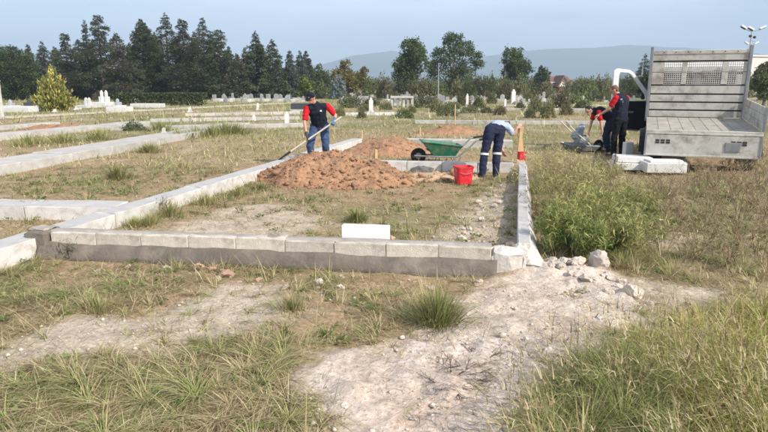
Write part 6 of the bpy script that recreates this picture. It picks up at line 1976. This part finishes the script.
post(513, 104, 14, 4, 'tall pale headstone under the round topped tree')
post(505, 107, 8, 2.2, 'thin leaning white post near the tall pale headstone')
post(55, 112, 3, 3, 'white stump at the foot of the golden shrub')
post(135, 103.5, 6.5, 5.5, 'bright white headstone before the clipped hedge')
# black granite tomb behind the shoveller
p = P(301, 111); sc = p.y / FPX
tb = empty('dark_tomb', on_ground(p), R(-6)); tag(tb, 'low black granite tomb on a white base just behind the shoveller', 'tomb')
MB().span((-9 * sc, -.5, -.1), (10 * sc, .5, .12)).build('base', M['marble'], tb, .01)
MB().span((-8.5 * sc, -.45, .121), (9.5 * sc, .45, .52)).build('slab', M['darkstone'], tb, .01)
# white table tomb
p = P(402, 107); sc = p.y / FPX
tt = empty('table_tomb', on_ground(p), R(-4)); tag(tt, 'long white table tomb with a flat top on legs among the graves', 'tomb')
MB().span((-11 * sc, -.6, 8.5 * sc), (11 * sc, .6, 10.5 * sc)).build('table_top', M['grave'], tt, .01)
for x in (-9.5, -4, 2, 6, 10): MB().span(((x - 1.1) * sc, -.5, -.1), ((x + 1.1) * sc, .5, 8.4 * sc)).build('leg', M['grave'], tt, .01)
# monuments at the foot of the belt
def monument(px, py, w, h, label, mats=('marble', 'marble'), pillars=2):
    p = P(px, py); sc = p.y / FPX
    r = empty('grave_monument', on_ground(p), R(-8)); tag(r, label, 'monument')
    MB().span((-w / 2 * sc, -.7, -.1), (w / 2 * sc, .7, .28 * h * sc)).build('plinth', M[mats[0]], r, .01)
    for k in range(pillars):
        x = (k - (pillars - 1) / 2) * w * .28
        MB().prism([((x - 1.3) * sc, .28 * h * sc), ((x + 1.3) * sc, .28 * h * sc), ((x + 1.2) * sc, h * .86 * sc), (x * sc, h * sc), ((x - 1.2) * sc, h * .86 * sc)], .2, .36).build('pillar', M[mats[1]], r, .008)
    MB().span((-w * .34 * sc, .25, .281 * h * sc), (w * .34 * sc, .32, .62 * h * sc)).build('panel', M[mats[1]], r, .008)
monument(103, 107, 17, 16, 'tall twin pillared white monument under the tall cedar')
monument(86, 108, 12, 10, 'white stepped monument beside the golden shrub')
monument(116, 108, 12, 9, 'low grey white monument beside the twin pillared one', ('marble', 'greymarble'), 1)
monument(8, 108, 14, 8, 'low white monument nearest the concrete post', ('marble', 'greymarble'), 1)
monument(27, 109, 18, 10, 'white walled tomb with a dark panel before the green conifer', ('marble', 'darkstone'), 1)
monument(40, 108, 10, 7, 'low grey tomb half hidden by the golden shrub', ('greymarble', 'marble'), 1)
monument(72, 110, 8, 6, 'small white monument on the other side of the golden shrub', ('marble', 'marble'), 1)
for i, (px, py, w) in enumerate([(148, 107.5, 30), (20, 112, 30), (120, 111.5, 20)]):
    p = P(px, py); sc = p.y / FPX
    g = empty('grave_border', on_ground(p), R(-6)); tag(g, ['long pale grave border at the foot of the hedge', 'dark edged grave border before the white walled tomb', 'pale grave border below the twin pillared monument'][i], 'grave')
    MB().span((-w / 2 * sc, -.5, -.1), (w / 2 * sc, -.38, .30)).build('border', M['marble'], g, .01)
    MB().span((-w / 2 * sc, .38, -.1), (w / 2 * sc, .5, .30)).build('border', M['marble'], g, .01)
    for s in (-1, 1): MB().span((s * w / 2 * sc - .06, -.379, -.1), (s * w / 2 * sc + .06, .379, .298)).build('border', M['marble'], g, .01)
# concrete post at the edge
p = P(2, 119); sc = p.y / FPX
cp_ = empty('concrete_post', on_ground(p)); tag(cp_, 'slim pale concrete post standing at the lane beside the end of the belt', 'post')
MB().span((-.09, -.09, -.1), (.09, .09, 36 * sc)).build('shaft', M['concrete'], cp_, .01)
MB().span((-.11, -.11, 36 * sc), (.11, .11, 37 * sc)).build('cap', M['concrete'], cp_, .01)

# poles among the graves
for px, py, ty, lab in [(438, 103, 64, 'thin grey lamp pole among the graves beside the domed tree'), (294, 99, 74, 'pale thin pole in front of the blue grey spruces'), (385, 97, 80, 'thin bare pole among the white graves'), (640, 97, 54, 'wooden line pole beside the lone cypress')]:
    p = P(px, py); h = height_at(ty, p.y)
    r = empty('pole', on_ground(p)); tag(r, lab, 'pole')
    MB().tube([(0, 0, -.1), (0, 0, h)], [.055, .035], 8).build('shaft', M['galv'], r)
    MB().box((.06, 0, h), (.26, .1, .06)).build('head', M['galv'], r, .01)

# floodlight mast behind the truck
p = Q(743, 60); h = height_at(24, 60)
r = empty('floodlight_mast', on_ground(p)); tag(r, 'tall thin mast with white floodlights on curved arms above the truck', 'lamp post')
MB().tube([(0, 0, -.1), (0, 0, h - .6)], [.11, .05], 10).build('mast', M['galv'], r)
MB().tube([(-.95, 0, h - .35), (-.4, 0, h - .62), (0, 0, h - .7), (.5, 0, h - .62), (1.05, 0, h - .4)], .035, 6).build('cross_arm', M['galv'], r)
for x, z, a in [(-.85, -.30, .5), (-.15, -.42, .45), (.98, -.34, -.45)]:
    o = MB().box((0, 0, 0), (.62, .3, .16)).build('floodlight', M['lampwhite'], r, .03); o.location = (x, 0, h + z); o.rotation_euler = (0, a, 0)
    o2 = MB().box((0, 0, 0), (.5, .26, .06)).build('floodlight_back', M['lampblack'], r, .02); o2.location = (x - .03, 0, h + z - .11); o2.rotation_euler = (0, a, 0)
MB().tube([(-.42, 0, h - 1.75), (0, 0, h - 1.55), (.55, 0, h - 1.7)], .03, 6).build('lower_arm', M['galv'], r)
for x, z in [(-.1, -1.15), (.32, -1.25)]:
    MB().lathe([(.05, -.12), (.14, -.05), (.14, .08), (.05, .13)], 10, (x, 0, h + z)).build('camera_dome', M['lampblack'], r)
for x in (-.38, .55):
    o = MB().box((0, 0, 0), (.45, .26, .13)).build('floodlight', M['lampwhite'], r, .03); o.location = (x, 0, h - 1.78); o.rotation_euler = (0, .5 if x < 0 else -.4, 0)

# house beyond the field
dist = 130.0; c = Q(560, dist); sc = dist / FPX
h_ = empty('house', (c.x, c.y, 0), R(8)); tag(h_, 'low house with brown roof and a white gable beyond the graves', 'house')
zt = height_at(85, dist); ze = height_at(78.5, dist); 
MB().span((-16 * sc, 0, 0), (12 * sc, 6, zt)).build('wall', M['housewood'], h_)
for x in (-12, -6, 6):
    w = MB().span((x * sc - .6, -.05, 1.0), (x * sc + .6, .0, 2.3)).build('window', M['housewall'], h_)
    MB().span((x * sc - .5, -.08, 1.1), (x * sc + .5, -.052, 2.2)).build('pane', M['darkpane'], w)
rf = MB().prism([(-.6, zt - .1), (6.6, zt - .1), (3, ze + .5)], -17.5 * sc, 13 * sc, 'x').build('roof', M['roof'], h_)
MB().span((-10 * sc, 2, zt + .4), (-8.6 * sc, 2.8, ze + 1.3)).build('chimney', M['housewall'], rf)
MB().prism([(-5.5 * sc, zt - .3), (4.5 * sc, zt - .3), (-.5 * sc, ze + .2)], -1.6, -.9).build('gable', M['housewall'], h_)
rg = MB().prism([(-7 * sc, zt - .4), (-5.6 * sc, zt - .4), (-.5 * sc, ze + .25), (4.6 * sc, zt - .4), (6 * sc, zt - .4), (-.5 * sc, ze + .65)], -2.0, 2.5).build('gable_roof', M['roof'], h_)
MB().span((-5 * sc, -1.55, 0), (4 * sc, -.95, zt - .31)).build('gable_wall', M['housewood'], h_)
for i, (px, ty, w, lab) in enumerate([(530, 80, 12, 'brown roofed house beside the small dark tree far off'), (606, 83, 9, 'tiny pale house far off behind the standing man'), (588, 80, 8, 'tiny red roofed house far off behind the field'), (755, 55, 15, 'long pale flat roofed building far off behind the mast')]):
    dist = 210.0 + 20 * i; c = Q(px, dist); sc = dist / FPX
    hh = empty('house', (c.x, c.y, 0), R(-5 + 6 * i)); tag(hh, lab, 'house')
    zt = height_at(ty, dist)
    MB().span((-w * sc, 0, 0), (w * sc, 7, zt * (.62 if i < 3 else .95))).build('wall', M['housewall'] if i != 0 else M['housewood'], hh)
    if i < 3: MB().prism([(-.8, zt * .6), (7.8, zt * .6), (3.5, zt)], -w * sc - .5, w * sc + .5, 'x').build('roof', M['roof'], hh)
    else: MB().span((-w * sc - .5, -.5, zt * .951), (w * sc + .5, 7.5, zt)).build('roof', M['housewall'], hh)
    for k in range(3):
        x = (k - 1) * w * .55 * sc
        MB().span((x - .6, -.05, zt * .25), (x + .6, -.01, zt * .5)).build('window', M['darkpane'], hh)

# ------------------------------------------------------------------ haze over the plain
hz = MB().span((-4400, -700, -25), (4400, 4600, 330)).build('haze', None)
hm = bpy.data.materials.new('haze'); hm.use_nodes = True
hn, hl = hm.node_tree.nodes, hm.node_tree.links
hn.clear()
ho = hn.new('ShaderNodeOutputMaterial'); pv = hn.new('ShaderNodeVolumePrincipled')
pv.inputs['Color'].default_value = (.62, .79, 1.0, 1); pv.inputs['Density'].default_value = 5.2e-4; pv.inputs['Anisotropy'].default_value = 0.0
hl.new(pv.outputs['Volume'], ho.inputs['Volume'])
hz.data.materials.append(hm)
tag(hz, kind='stuff')
